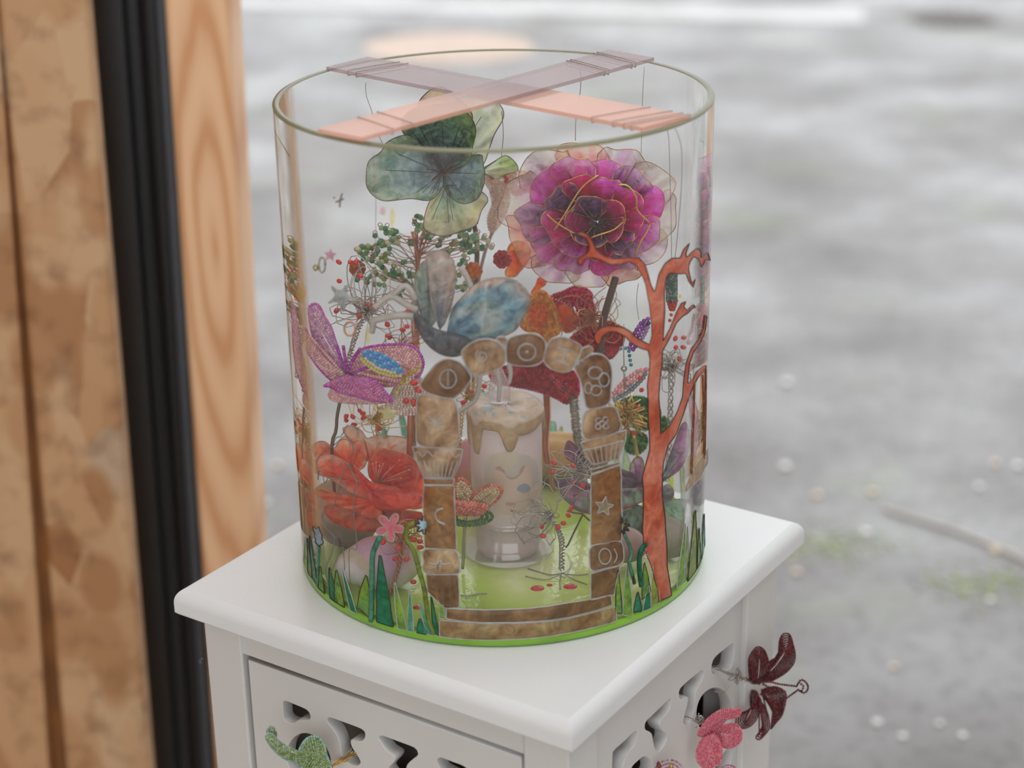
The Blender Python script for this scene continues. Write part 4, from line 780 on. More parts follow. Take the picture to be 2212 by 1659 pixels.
for i in range(60):
    a = rs.uniform(0, 6.28); q = rs.uniform(4, 22); mb.tube([at_y(*(mc + [3, 8]), y, .006), at_y(*(mc + [3 + q * math.cos(a), 6 + .8 * q * math.sin(a)]), y, .014 + rs.uniform(0, .006))], .00035, 4)
mb.build('stamen', M['bronze'], mf)
for p in [[(1092, 372), (1190, 355), (1250, 372)], [(560, 180), (640, 240), (760, 320), (870, 350)]]: pass
mb = MB()
for p in [cD([(560, 170), (640, 240), (770, 320), (800, 330)]), cD([(1210, 230), (1130, 300), (1000, 345), (930, 370)]), cB([(1000, 1180), (860, 1280), (700, 1530), (620, 1650)]), cD([(1440, 260), (1400, 340), (1360, 400), (1310, 520)]), cB([(1160, 1260), (1250, 1270), (1320, 1370), (1330, 1480), (1430, 1580)])]:
    P = spline(p, 14); mb.tube(at_y(P[:, 0], P[:, 1], y, np.full(14, .026)), .00055, 5)
mb.build('gold_wire', M['gold'], mf)
MB().tube(spline([at_y(1330, 600, .022), at_y(1318, 640, .024), at_y(1302, 700, .026), at_y(1296, 780, .028)], 16), .0022, 6).build('stem', M['bronze'], mf)
# ---------------------------------------------------------------- cream beaded flower between them
y = .07; cf = root_at('beaded_flower', 'small cream beaded flower with orange stamens, left of the magenta flower', 'flower', 1085, 400, y)
CR = [h('#e6d6c8'), h('#eee2d8'), h('#dcc6b8'), h('#e8ccbe')]
bead_petal(cf, (1085, 400), [(1048, 385), (1060, 368), (1085, 365), (1110, 368), (1115, 390), (1105, 410), (1080, 418), (1058, 408)], y, CR, .0010, tip=.006, seed=1)
bead_petal(cf, (1085, 410), [(1060, 405), (1085, 412), (1100, 425), (1092, 460), (1075, 490), (1060, 500), (1055, 470), (1065, 440)], y, CR, .0010, tip=.004, seed=2)
bead_petal(cf, (1085, 400), [(1100, 380), (1130, 370), (1150, 385), (1140, 410), (1110, 420)], y + .006, CR, .0010, seed=3)
mb = MB().beads([at_y(px, py, y, .012) for px, py in cB([(80, 1190), (105, 1175), (125, 1165), (150, 1150), (200, 1190), (215, 1210), (95, 1200), (210, 1230)])], .0013, np.array([h('#d84a1c')] * 8)); mb.build('stamen', M['bead'], cf, kind='stuff')
MB().tube(spline([at_y(1072, 485, y), at_y(1052, 530, y), at_y(1035, 600, y), at_y(1025, 700, y), at_y(1020, 900, y)], 20), .0011, 6).build('stem', M['silver'], cf)

# ---------------------------------------------------------------- bead tree
bt = root_at('bead_tree', 'green bead tree with copper wire trunk behind the blue butterfly', 'tree', 897, 1040, .04)
rs = np.random.RandomState(77); Yt = .050
mb = MB()
trunk = [(904, 500), (903, 560), (900, 620), (897, 690), (899, 760), (897, 860), (892, 960), (890, 1092)]
for j in range(9):
    a = rs.uniform(0, 6.28); P = spline([at_y(x + (rs.normal() * 16 if i == 0 else 0) + rs.normal() * 1.5 + 5 * math.cos(a) * (1 if i > 2 else .5), yy, Yt, rs.normal() * .0007 + .0022 * math.sin(a)) for i, (x, yy) in enumerate(trunk)], 40); mb.tube(P, .0006, 5)
mb.build('trunk', M['copper'], bt)
tips = []; mb = MB(); mbs = MB()
for b in range(74):
    a = rs.uniform(0, 6.283); rr_ = math.sqrt(rs.uniform(.12, 1)); ex = 905 + 8 + rr_ * 176 * math.cos(a); ey = 552 - rr_ * 92 * math.sin(a) * (1 if math.sin(a) > 0 else .95)
    if ey < 500 and ex < 800 and rs.rand() < .6: ey += 40
    s = np.array([903 + (ex - 905) * .06, np.clip(ey + rs.normal() * 18 + 34, 515, 650)]); de = rs.uniform(-.010, .024); m1 = (s + [ex, ey]) / 2 + rs.normal(size=2) * [18, 16]
    P = spline([at_y(*s, Yt, de * .1), at_y(*m1, Yt, de * .55), at_y(ex, ey, Yt, de)], 22); (mb if rs.rand() < .65 else mbs).tube(P, .0003, 4)
    loop = [P[-1] + .0013 * np.array([math.sin(t), 0, 1 - math.cos(t)]) for t in np.linspace(0, 6.28, 9)]; mb.tube(loop, .00028, 4)
    for k in range(rs.randint(3, 5)): tips.append(P[-1 - k * 2 - rs.randint(0, 2)] + rs.normal(size=3) * .0007)
mb.build('branch', M['copper'], bt); mbs.build('branch', M['silver'], bt)
tips = tips[:292]; BC = [h('#5fa06c'), h('#b4c894'), h('#98a34c'), h('#d0d8b0'), h('#3f8a60'), h('#7ab884')]; protos = []
for cc in BC:
    v, f = SPH(8, 6); me = MB().add(v * [.0019, .0019, .0015], f, (*cc, .92)); protos.append(me)
pm = [None] * len(BC)
for i, p in enumerate(tips):
    k = rs.choice(len(BC), p=[.24, .22, .12, .16, .12, .14])
    if pm[k] is None: o = protos[k].build('bead', M['bead'], bt, origin=WORLD[bt.name]); pm[k] = o
    else: o = pm[k].copy(); COL.objects.link(o); o.parent = bt
    o.location = Vector(p - WORLD[bt.name]) ; o.rotation_euler = tuple(rs.uniform(0, 3, 3))
    if pm[k] is o:      # the first of each colour was built about its own centre
        me = o.data; co = np.zeros(len(me.vertices) * 3); me.vertices.foreach_get('co', co); co = co.reshape(-1, 3) + WORLD[bt.name]; me.vertices.foreach_set('co', co.ravel()); me.update()
def berry(px, py, rad, col, yv, lab):
    c_ = at_y(px, py, yv); mb = MB(); rr_ = np.random.RandomState(int(px)); k = 26
    for i in range(k):
        z = 1 - 2 * (i + .5) / k; q = math.sqrt(1 - z * z); a = i * 2.399; mb.beads([c_ + rad * np.array([q * math.cos(a), q * math.sin(a), z])], .0019, np.array([col]) * rr_.uniform(.8, 1.2), 8, 6)
    return mb.build('berry', M['bead'], bt, label=lab, kind='stuff')
berry(1085, 560, .0042, h('#c01822'), .045, 'red bead berry'); berry(1023, 585, .0040, h('#d8741c'), .04, 'amber bead berry'); berry(772, 580, .0036, h('#b85a24'), .045, 'brownish orange bead berry')

# ---------------------------------------------------------------- butterfly near the front of the glass
y = -.082; bf = root_at('resin_butterfly', 'grey blue resin butterfly perched above the painted arch', 'butterfly', 990, 700, y)
petal(bf, (925, 715), cC([(1165, 820), (1170, 730), (1200, 640), (1258, 560), (1280, 600), (1300, 700), (1315, 820), (1330, 960), (1350, 1080), (1290, 1060), (1230, 990), (1185, 940)]), y + .006, [h('#55666c'), h('#7a8a86'), h('#93a394')], (.92, .75), tip=-.006, cup=.003, ruf=.002, seed=61, edge='silver', label='left upright wing', name='wing')
petal(bf, (950, 712), cC([(1265, 545), (1300, 492), (1360, 475), (1430, 490), (1490, 560), (1520, 650), (1520, 720), (1500, 850), (1480, 960), (1440, 1060), (1400, 1120), (1340, 1020), (1305, 860), (1285, 690)]), y + .002, [h('#4f6878'), h('#8f8f92'), h('#b0a098'), h('#b5a9a0')], (.88, .72), tip=.004, cup=.004, ruf=.002, seed=62, edge='silver', name='wing')
petal(bf, (965, 725), cC([(1480, 1000), (1500, 960), (1560, 890), (1650, 800), (1720, 750), (1800, 722), (1900, 710), (2000, 720), (2080, 770), (2140, 840), (2150, 920), (2120, 1010), (2080, 1090), (2010, 1170), (1900, 1220), (1800, 1245), (1700, 1260), (1600, 1235), (1500, 1160), (1470, 1080)]), y, [h('#7f9aa2'), h('#5f90a8'), h('#a3aca6'), h('#5c93a6'), h('#bca698')], (.9, .74), tip=.006, cup=.008, ruf=.003, seed=63, edge='silver', name='wing', n=72, nt=12)
petal(bf, (935, 725), cC([(1165, 1020), (1200, 1020), (1260, 1080), (1330, 1140), (1420, 1170), (1520, 1190), (1620, 1230), (1652, 1290), (1560, 1370), (1450, 1380), (1350, 1340), (1260, 1260), (1200, 1160), (1168, 1080)]), y - .010, [h('#4a5d64'), h('#4f626c'), h('#685f6e'), h('#3f5a66')], (.97, .92), tip=.0, cup=.012, ruf=.001, seed=64, edge='silver', name='body')
for p, r_ in [(cC([(1190, 985), (1090, 935), (980, 872), (885, 915), (825, 968)]), .0020), (cC([(1172, 900), (1145, 835), (1100, 785), (1060, 790), (1010, 835), (955, 885)]), .0018), (cC([(1165, 1040), (1050, 1030), (930, 1050), (820, 1080), (812, 1130), (800, 1180)]), .0022), (cC([(1560, 620), (1600, 680), (1630, 740), (1650, 800)]), .0017),
              ([(1036, 808), (1034, 836), (1027, 863), (1007, 879), (988, 890)], .0016), ([(1074, 804), (1079, 831), (1077, 867)], .0016), ([(1099, 788), (1103, 808), (1099, 828)], .0015)]:
    P = spline(p, 20); MB().tube(at_y(P[:, 0], P[:, 1], y + .002), r_ * np.linspace(1, .8, 20), 8).build('leg', M['grey'], bf)

# ---------------------------------------------------------------- red and orange cluster
y = .05; ro = root_at('beaded_flower', 'large red and amber beaded flower behind the top of the arch', 'flower', 1210, 740, y)
RD = [h('#b0101e'), h('#c01a2c'), h('#960c18'), h('#c8243c')]; CRM = [h('#d0205a'), h('#c0144a'), h('#e04070'), h('#a81038')]; AM = [h('#dc983c'), h('#eab058'), h('#d0842c'), h('#e0a040')]; ORG = [h('#dc601a'), h('#e87420')]
LV = tuple(np.linspace(1, .12, 9))
bead_petal(ro, (1250, 690), cD([(590, 890), (700, 830), (820, 785), (930, 835), (940, 900), (960, 1000), (900, 1100), (800, 1110), (690, 1050)]), y + .006, CRM, .0010, LV, tip=.004, seed=5)
bead_petal(ro, (1250, 760), cD([(1030, 1110), (1100, 1090), (1200, 1150), (1210, 1250), (1150, 1350), (1090, 1400), (1000, 1350), (850, 1310), (740, 1260), (880, 1140)]), y + .004, RD, .0010, LV, tip=.004, seed=6)
bead_petal(ro, (1170, 780), cF([(70, 80), (180, 50), (300, 45), (560, 55), (790, 95), (830, 250), (800, 310), (730, 360), (650, 320), (560, 280), (400, 235), (230, 205), (110, 180)]), y - .002, RD, .0011, tuple(np.linspace(1, .1, 13)), tip=.004, seed=7, edgecol=CRM)
bead_petal(ro, (1180, 750), cD([(390, 960), (420, 865), (510, 822), (570, 870), (625, 960), (660, 1050), (672, 1150), (620, 1215), (550, 1250), (430, 1185), (350, 1135), (340, 1090), (385, 1060)]), y - .004, AM, .0011, LV, tip=.010, seed=8)
bead_petal(ro, (1172, 735), cD([(420, 1010), (470, 950), (540, 960), (560, 1040), (520, 1110), (440, 1110)]), y - .014, ORG, .0011, (1, .7, .4), tip=.004, seed=9)
petal(ro, (1220, 710), cD([(660, 970), (720, 945), (790, 1000), (832, 1070), (800, 1150), (720, 1180), (660, 1100)]), y - .006, [h('#b8481a'), h('#c9601c'), h('#cf7430')], (.95, .9), tip=.006, ruf=.001, seed=71, edge='copper')
petal(ro, (1120, 580), cD([(230, 490), (330, 480), (400, 500), (405, 545), (340, 640), (290, 700), (215, 700), (205, 650), (240, 580)]), y + .012, [h('#c9743a'), h('#d8924a'), h('#dba872')], (.8, .7), ruf=.003, seed=72, edge='copper')
petal(ro, (1165, 610), cD([(490, 710), (550, 735), (545, 770), (500, 800), (440, 850), (425, 835), (460, 780)]), y + .010, [h('#c9642a'), h('#d87e3a')], (.85, .8), ruf=.001, seed=73, edge='copper')
petal(ro, (1120, 560), [(1095, 560), (1100, 530), (1120, 520), (1145, 535), (1140, 565), (1115, 590)], y + .014, [h('#d89a5a'), h('#d8b07a')], (.7, .6), seed=74, edge='copper')
mb = MB(); wires(mb, at_y(1278, 685, y - .012), 26, .010, .030, .0003, 15); wires(mb, at_y(1278, 685, y - .012), 14, .004, .010, .0003, 16); mb.build('wire_tangle', M['copper'], ro)
mb = MB(); P = spline([at_y(1181, 850, .055), at_y(1182, 900, .055), at_y(1178, 960, .055), at_y(1186, 1010, .055), at_y(1195, 1060, .055)], 90); mb.tube(P, .0018, 8)
for i in range(0, 62): mb.tube([P[i] + .0021 * np.array([math.cos(t), math.sin(t), t * .0]) for t in np.linspace(0, 6.28, 8)], .0005, 4, True)
mb.build('stem', M['copper'], ro)
mb = MB(); P = spline([at_y(1240, 862, .04), at_y(1243, 900, .04), at_y(1248, 945, .04), at_y(1256, 1000, .04), at_y(1262, 1090, .04)], 60); mb.tube(P, .0027, 8); rs = np.random.RandomState(3)
for i in range(60): a = rs.normal(size=2) * .3; mb.tube([P[i] + .0030 * np.array([math.cos(t), math.sin(t), a[0] * math.cos(t) + a[1] * math.sin(t)]) for t in np.linspace(0, 6.28, 8)], .0005, 4, True)
mb.build('stem', M['silver'], ro, label='thick wire wrapped stem')

# ---------------------------------------------------------------- purple beaded lily
y = -.02; pl_ = root_at('beaded_flower', 'lilac and purple beaded lily at the left side of the vase', 'flower', 747, 805, y)
LI = [h('#d8b0d2'), h('#e2bccc'), h('#e6c6c8'), h('#c898c8')]; PUR = [h('#b848b8'), h('#c458c0'), h('#cc70c8')]; PKB = [h('#e0b4b8'), h('#ecc8c6'), h('#d6a2ac')]
bead_petal(pl_, (747, 800), cC([(268, 975), (300, 938), (350, 948), (400, 1050), (450, 1130), (490, 1250), (520, 1330), (540, 1420), (575, 1530), (520, 1540), (430, 1470), (350, 1330), (300, 1200), (280, 1100)]), y, LI, .00095, LV, tip=.010, seed=11, edgecol=[h('#c878cc'), h('#d890c4')])
bead_petal(pl_, (742, 808), cC([(215, 1175), (235, 1148), (270, 1220), (350, 1330), (450, 1450), (560, 1560), (560, 1620), (500, 1610), (430, 1560), (330, 1450), (245, 1310)]), y - .004, PKB, .00095, LV, tip=.010, seed=12, edgecol=PUR)
bead_petal(pl_, (755, 805), cC([(620, 1450), (700, 1330), (850, 1290), (1000, 1280), (1130, 1290), (1200, 1340), (1240, 1420), (1230, 1500), (1180, 1560), (1000, 1600), (800, 1600), (650, 1560)]), y + .008, PKB, .00095, LV, tip=.002, seed=13, edgecol=PUR)
bead_petal(pl_, (760, 815), cE([(520, 180), (600, 150), (700, 140), (800, 160), (870, 210), (920, 270), (975, 340), (900, 342), (780, 330), (640, 290), (540, 265), (440, 215), (400, 215), (440, 190)]), y - .008, [h('#d070a4'), h('#d88cb4'), h('#c880bc')], .00095, LV, tip=.010, seed=14, edgecol=PUR)
bead_petal(pl_, (755, 830), cE([(440, 290), (470, 240), (560, 270), (700, 320), (860, 335), (960, 345), (870, 352), (700, 358), (560, 350), (470, 330)]), y - .006, PKB, .00095, (1, .7, .4), tip=.008, seed=15)
bead_petal(pl_, (775, 808), cE([(700, 100), (800, 125), (950, 155), (1060, 170), (1040, 200), (900, 212), (780, 170)]), y + .004, PKB, .0009, LV, tip=.004, seed=16)
mb = MB()
for i, p in enumerate([[(560, 1300), (575, 1400), (600, 1510)], [(700, 1320), (640, 1420), (600, 1520)], [(780, 1470), (700, 1500), (610, 1540)], [(500, 1290), (540, 1400), (590, 1520)]]):
    q = spline(cC(p), 12); bead_string(mb, at_y(q[:, 0], q[:, 1], y, np.linspace(.022, .004, 12)), .0011, PUR, 20 + i)
mb.build('stamen', M['bead'], pl_, kind='stuff')
MB().tube(spline([at_y(735, 865, y), at_y(728, 900, y), at_y(726, 930, y), at_y(717, 962, y), at_y(722, 1060, y), at_y(735, 1180, y)], 24), .0011, 6).build('stem', M['bronze'], pl_)
# ---------------------------------------------------------------- coral resin flower
y = -.024; co = root_at('resin_flower', 'large coral orange resin flower low at the left of the vase', 'flower', 815, 1040, y)
CO1, CO2, CO3, CLC = h('#d04850'), h('#e0603e'), h('#e87a50'), h('#dab8a8')
petal(co, (800, 1000), cE([(560, 600), (580, 560), (640, 550), (720, 600), (760, 660), (820, 640), (900, 640), (1000, 640), (1080, 655), (1150, 690), (1190, 760), (1200, 860), (1100, 900), (900, 900), (700, 800)]), y + .022, [CO2, h('#c9826a'), h('#cdb0a0'), h('#c6b8aa')], (.85, .5), ruf=.005, seed=81, veins=6)
petal(co, (760, 1010), cE([(290, 740), (340, 690), (400, 685), (480, 740), (540, 660), (600, 640), (640, 700), (700, 680), (760, 780), (740, 900), (640, 940), (450, 900), (330, 830)]), y + .018, [CO2, CO3, CLC], (.9, .5), ruf=.006, seed=82, veins=8)
petal(co, (830, 1050), cE([(1190, 930), (1300, 960), (1340, 1040), (1330, 1140), (1280, 1230), (1150, 1260), (1000, 1180)]), y + .010, [CO1, CO2, CO3], (.95, .8), ruf=.004, seed=83)
petal(co, (815, 1045), cE([(790, 1000), (770, 920), (780, 850), (820, 775), (900, 745), (1000, 770), (1100, 800), (1190, 870), (1215, 960), (1190, 1060), (1150, 1130), (1000, 1090), (870, 1060)]), y + .006, [h('#b02844'), h('#cc4250'), h('#dd5c46'), h('#d08870')], (.97, .75), tip=.004, cup=-.008, ruf=.004, seed=84, veins=6)
petal(co, (795, 1045), cE([(275, 905), (320, 835), (450, 800), (560, 850), (680, 960), (740, 1080), (790, 1200), (600, 1115), (450, 1005), (330, 960)]), y - .002, [CO1, CO2, h('#d87a60'), CLC], (.95, .62), tip=.006, cup=-.004, ruf=.005, seed=85, veins=6)
petal(co, (800, 1060), cE([(640, 880), (700, 945), (800, 1035), (900, 1055), (1000, 1080), (1120, 1130), (1235, 1155), (1225, 1210), (1100, 1262), (880, 1272), (790, 1190), (740, 1080), (680, 970)]), y - .014, [h('#b02c34'), h('#cf4a38'), h('#da5a3e')], (.98, .92), tip=.006, cup=.006, ruf=.003, seed=86, edge='silver')
petal(co, (810, 1085), cE([(305, 1115), (360, 1100), (430, 1110), (600, 1180), (760, 1230), (880, 1275), (875, 1365), (700, 1305), (500, 1235), (365, 1165)]), y - .010, [h('#e0562a'), h('#e8642e'), h('#d07a5c')], (.97, .8), tip=.010, cup=.004, ruf=.003, seed=87)
petal(co, (815, 1095), cE([(400, 1240), (480, 1235), (560, 1250), (700, 1300), (870, 1350), (1000, 1340), (1230, 1290), (1200, 1400), (1000, 1450), (700, 1450), (510, 1390), (420, 1320)]), y - .004, [h('#b05844'), h('#b87660'), h('#d8603a')], (.9, .72), tip=.006, cup=.004, ruf=.003, seed=88)
mb = MB()
for p in [(840, 865), (870, 895), (860, 935), (810, 880), (900, 880), (960, 920), (1040, 850), (1120, 930), (1050, 1000)]:
    e = cE([p])[0]; mb.tube(spline([at_y(817, 1043, y, .014), at_y((817 + e[0]) / 2 - 2, (1043 + e[1]) / 2, y, .02), at_y(*e, y, .016)], 8), .0003, 4); mb.ball(at_y(*e, y, .016), .0008, 6, 5)
mb.build('stamen', M['copper'], co)
mb = MB(); wires(mb, at_y(868, 1160, -.074), 22, .006, .016, .00028, 33, flat=.5); twist(mb, [at_y(862, 1080, y + .004), at_y(866, 1150, -.072), at_y(862, 1220, -.084), at_y(842, 1285, -.088)], .0005, 4, .0012, 50)
tp = wires(mb, at_y(868, 1175, -.082), 7, .010, .018, .00028, 34, flat=.4); mb.build('stem', M['copper'], co, label='copper wire stem with red drops'); drops(co, tp + [at_y(x, yy, -.086) for x, yy in [(854, 1207), (908, 1182), (828, 1171), (894, 1166), (893, 1257)]], .0015, 2)
# ---------------------------------------------------------------- small coral beaded flower left of the candle
y = -.045; cb = root_at('beaded_flower', 'small coral bead flower on a green cup in front of the candle', 'flower', 1018, 1100, y)
CB = [h('#d8806a'), h('#e09080'), h('#c8705c')]; CY = [h('#d8c8a0'), h('#d0b890')]
bead_petal(cb, (1025, 1090), cF([(-210, 1230), (-220, 1130), (-170, 1080), (-60, 1080), (-20, 1150), (-20, 1230)]) + [0, 0] if False else cE([(1520, 1180), (1525, 1050), (1560, 1000), (1620, 1040), (1660, 1130), (1670, 1210), (1600, 1260)]), y + .003, CY, .00105, (1, .8, .6, .4, .2), tip=.006, seed=41, edgecol=CB)
bead_petal(cb, (1030, 1095), cE([(1650, 1190), (1690, 1130), (1770, 1075), (1850, 1060), (1905, 1080), (1905, 1130), (1860, 1190), (1790, 1240), (1700, 1250)]), y, CY, .00105, (1, .8, .6, .4, .2), tip=.010, seed=42, edgecol=CB)
bead_petal(cb, (1015, 1100), cE([(1490, 1200), (1560, 1200), (1640, 1205), (1740, 1220), (1790, 1245), (1740, 1300), (1640, 1312), (1540, 1305), (1490, 1260)]), y - .006, CB, .00105, (1, .8, .6, .4, .2), tip=.002, seed=43)
mb = MB()
for k, rr_ in enumerate([.014, .011, .008]): bead_string(mb, [at_y(1013, 1117, y) + rr_ * np.array([math.cos(t), .8 * math.sin(t), 0]) for t in np.linspace(0, 6.28, 20)], .0011, [h('#5f9040'), h('#4a7a34')], k)
mb.build('cup', M['bead'], cb, kind='stuff'); MB().tube(spline([at_y(1006, 1118, y), at_y(1003, 1150, y), at_y(1001, 1200, y), at_y(1000, 1250, y)], 12), .0010, 6).build('stem', M['silver'], cb)
# ---------------------------------------------------------------- candle
cz = at_z(1098, 1187, ZT + TB + .0006); CX = np.array([cz[0], cz[1], cz[2]]); can = thing('candle', 'frosted electric candle with painted wax drips and a drawn face under the arch', 'candle', CX)
zt_ = float(at_y(1088, 872, cz[1])[2] - cz[2]); cr = .0215
zb = float(at_y(1088, 1140, cz[1] - cr)[2] - cz[2])
MB().lathe([(.0005, zt_ - .001), (cr - .0012, zt_ - .001), (cr, zt_ - .004), (cr, zb), (cr - .001, zb - .004), (.0005, zb - .004)], CX, 64).build('shell', M['frost'], can)
MB().lathe([(.0005, .0005), (.0255, .0005), (.0285, .0025), (.0285, .0055), (.0262, .010), (.0235, .014), (.0225, zb - .006), (.0235, zb - .003), (.0228, zb), (.0205, zb + .001)], CX, 64).build('base', M['clearplastic'], can, label='clear plastic foot')
MB().lathe([(.0005, .002), (.0185, .002), (.0195, .006), (.0195, zb - .005), (.0005, zb - .005)], CX, 48).build('battery_box', M['frost'], can)
n = 96; th = np.arange(n) / n * 2 * math.pi
drip = np.full(n, .0105) + .003 * wav(n, 5, 91)
def adddrip(px, py, wpx):
    q = on_cyl(np.array([px]), np.array([py]), cr + .001, CX[0], CX[1])[0]; a = math.atan2(q[1] - CX[1], q[0] - CX[0]); L_ = zt_ - (q[2] - CX[2]); d = np.angle(np.exp(1j * (th - a))); k = np.exp(-(d * cr / (wpx * .000262)) ** 4 ); np.maximum(drip, L_ * k ** .35, out=drip) if False else None
    global drip_; drip[:] = np.maximum(drip, .009 + (L_ - .009) * np.exp(-(np.abs(d) * cr / (wpx * .00027)) ** 3.2))
adddrip(1030, 985, 13); adddrip(1102, 980, 17); adddrip(1158, 925, 12); adddrip(1050, 900, 14); adddrip(1130, 905, 16)
for a_, l_ in [(1.0, .03), (2.0, .02), (2.8, .032), (.2, .022)]:
    d = np.angle(np.exp(1j * (th - a_))); drip[:] = np.maximum(drip, .009 + (l_ - .009) * np.exp(-(np.abs(d) / .22) ** 3))
v = []; cc = []; f = []; WX = [h('#d4bea2'), h('#cba880'), h('#bda884'), h('#dccdb8'), h('#a9b6bc')]
prof_r = [.002, .010, .0165, .020]; prof_z = [.0, .0, .0012, .0022]; nj = len(prof_r) + 12; rs = np.random.RandomState(5); blot = [0.5 + 0.5 * wav(n, 6, 200 + j) for j in range(5)]
for j in range(nj):
    for k in range(n):
        if j < len(prof_r): r_, z_ = prof_r[j], zt_ + [-.001, .0012, .0018, .0010][j] + .0006 * math.sin(3 * th[k] + j)
        else:
            s = (j - len(prof_r)) / 11; dl = drip[k]; z_ = zt_ - .001 - (dl - .001) * s; r_ = cr + .0010 + .0009 * math.sin(math.pi * min(1, s * 1.0)) ** .5 * (1 if s < .9 else .6) + .0009 * s * (1 if dl > .02 else .3) * (1 - max(0, (s - .85) / .15) ** 2) - (.0016 if j == nj - 1 else 0) - (.0012 if j == len(prof_r) else 0)
        v.append(CX + [r_ * math.cos(th[k]), r_ * math.sin(th[k]), z_]); w = (blot[j % 5][k] + .35 * math.sin(j * .8)) % 1
        base_c = np.array(WX[3]) * (1 - w) + np.array(WX[0]) * w if j < 7 else np.array(WX[1]) * w + np.array(WX[2]) * (1 - w)
        if j < 6 and w > .82: base_c = np.array(WX[4])
        cc.append((*base_c, 1))
for j in range(nj - 1):
    for k in range(n): l = (k + 1) % n; f.append((j * n + k, (j + 1) * n + k, (j + 1) * n + l, j * n + l))
MB().add(v, f, cc).build('wax_cap', M['wax'], can, label='cream and tan painted wax with drips')
fb = at_y(1079, 862, cz[1] - .002); MB().lathe([(.0005, -.001), (.0062, -.001), (.0066, .004), (.0062, .009), (.0045, .014), (.0025, .0185), (.0008, .0225), (.0003, .0235)], fb, 20).build('flame', M['clearplastic'], can)
kw = dict(r=cr + .0003, centre=(CX[0], CX[1]), parent=can, raw=False, puff=.0002, mat='decal')
paint('painted_face', [(1056, 985), (1098, 982), (1140, 984), (1160, 1000), (1164, 1040), (1158, 1075), (1135, 1100), (1098, 1112), (1070, 1100), (1050, 1070), (1046, 1030)], (*h('#c8b090'), .35), None, **kw)
kw['r'] = cr + .0006
paint('painted_hair', [(1042, 1010), (1052, 985), (1080, 978), (1120, 978), (1150, 988), (1162, 1010), (1164, 1050), (1154, 1058), (1148, 1040), (1148, 1012), (1128, 1006), (1122, 1022), (1106, 1032), (1092, 1026), (1086, 1012), (1070, 1010), (1066, 1044), (1056, 1046)], (*h('#c2c0a6'), .36), None, col2=h('#b0b2b8'), **kw)
paint('painted_eye', [(1116, 1056), (1122, 1048), (1134, 1044), (1144, 1050), (1146, 1058), (1134, 1064), (1122, 1062)], (*h('#7f8894'), .7), None, **kw); paint('painted_mouth', [(1091, 1088), (1102, 1085), (1113, 1088), (1102, 1093)], (*h('#a8787c'), .7), None, **kw); paint('painted_fringe', [(1066, 1010), (1080, 1006), (1092, 1016), (1102, 1030), (1114, 1026), (1124, 1010), (1134, 1004), (1128, 1020), (1114, 1034), (1098, 1034), (1086, 1020)], (*h('#9a7a82'), .4), None, **kw)

# ---------------------------------------------------------------- purple and green resin flower, right
y = .0; pg = root_at('resin_flower', 'purple and green resin flower low at the right behind the salmon tree', 'flower', 1380, 1045, y)
P1, P2, G1, G2 = h('#7a5a78'), h('#a87a9c'), h('#5f7a68'), h('#86a088')
petal(pg, (1310, 1050), cF([(710, 760), (740, 680), (800, 720), (850, 800), (900, 900), (860, 900), (800, 870), (730, 830)]), y + .012, [h('#6a6a78'), h('#8f7a8c'), P2], (.8, .6), ruf=.004, seed=111, edge='bronze', veins=3)
petal(pg, (1375, 1050), cF([(1265, 930), (1280, 870), (1320, 820), (1370, 830), (1390, 920), (1390, 1000), (1290, 1050)]), y + .008, [P1, P2, h('#a8a090')], (.9, .65), ruf=.003, seed=112, edge='bronze', veins=3)
petal(pg, (1425, 1045), cF([(1540, 1015), (1575, 900), (1640, 720), (1700, 560), (1740, 520), (1775, 600), (1782, 700), (1745, 830), (1680, 935), (1600, 985)]), y + .004, [h('#5f7a84'), h('#8f9a98'), P2, h('#b070a0')], (.9, .65), cup=.004, ruf=.004, seed=113, edge='bronze', veins=6)
petal(pg, (1300, 1060), cF([(635, 1035), (680, 1005), (760, 1000), (850, 1010), (930, 1080), (960, 1200), (930, 1300), (850, 1275), (750, 1215), (690, 1150)]), y - .004, [G1, P1, P2, h('#8f8a90')], (.92, .72), tip=.006, ruf=.004, seed=114, edge='bronze', veins=5)
petal(pg, (1370, 1050), cF([(1000, 960), (1150, 920), (1300, 960), (1400, 1000), (1400, 1100), (1200, 1130), (1000, 1090)]), y + .002, [h('#5a3f5c'), P1, h('#8a6a84')], (.96, .9), ruf=.003, seed=119, edge='bronze', veins=4)
petal(pg, (1345, 1065), cF([(760, 1230), (850, 1125), (1000, 1080), (1200, 1090), (1380, 1090), (1400, 1180), (1200, 1270), (1000, 1305), (860, 1290)]), y - .010, [P1, h('#6f6a74'), G2, P2], (.95, .8), tip=.006, cup=.004, ruf=.004, seed=115, edge='gold', veins=5)
petal(pg, (1415, 1070), cF([(1400, 1100), (1540, 1070), (1600, 1055), (1640, 1110), (1625, 1180), (1550, 1245), (1420, 1210)]), y - .004, [h('#4f4450'), h('#6e6670'), h('#8a8084')], (.96, .85), ruf=.004, seed=116, edge='bronze', veins=4)
petal(pg, (1430, 1090), cF([(1545, 1240), (1620, 1192), (1700, 1178), (1760, 1183), (1822, 1240), (1812, 1340), (1785, 1440), (1700, 1500), (1600, 1480), (1555, 1360)]), y - .012, [G1, G2, h('#8aa892'), h('#a87a98')], (.9, .78), tip=.008, cup=.005, ruf=.003, seed=117, edge='gold')
petal(pg, (1370, 1090), cF([(1195, 1290), (1300, 1250), (1390, 1240), (1420, 1330), (1390, 1480), (1300, 1450), (1220, 1390)]), y - .010, [h('#3f5a50'), G1, h('#5f6a70')], (.95, .85), tip=.004, ruf=.002, seed=118, edge='gold')
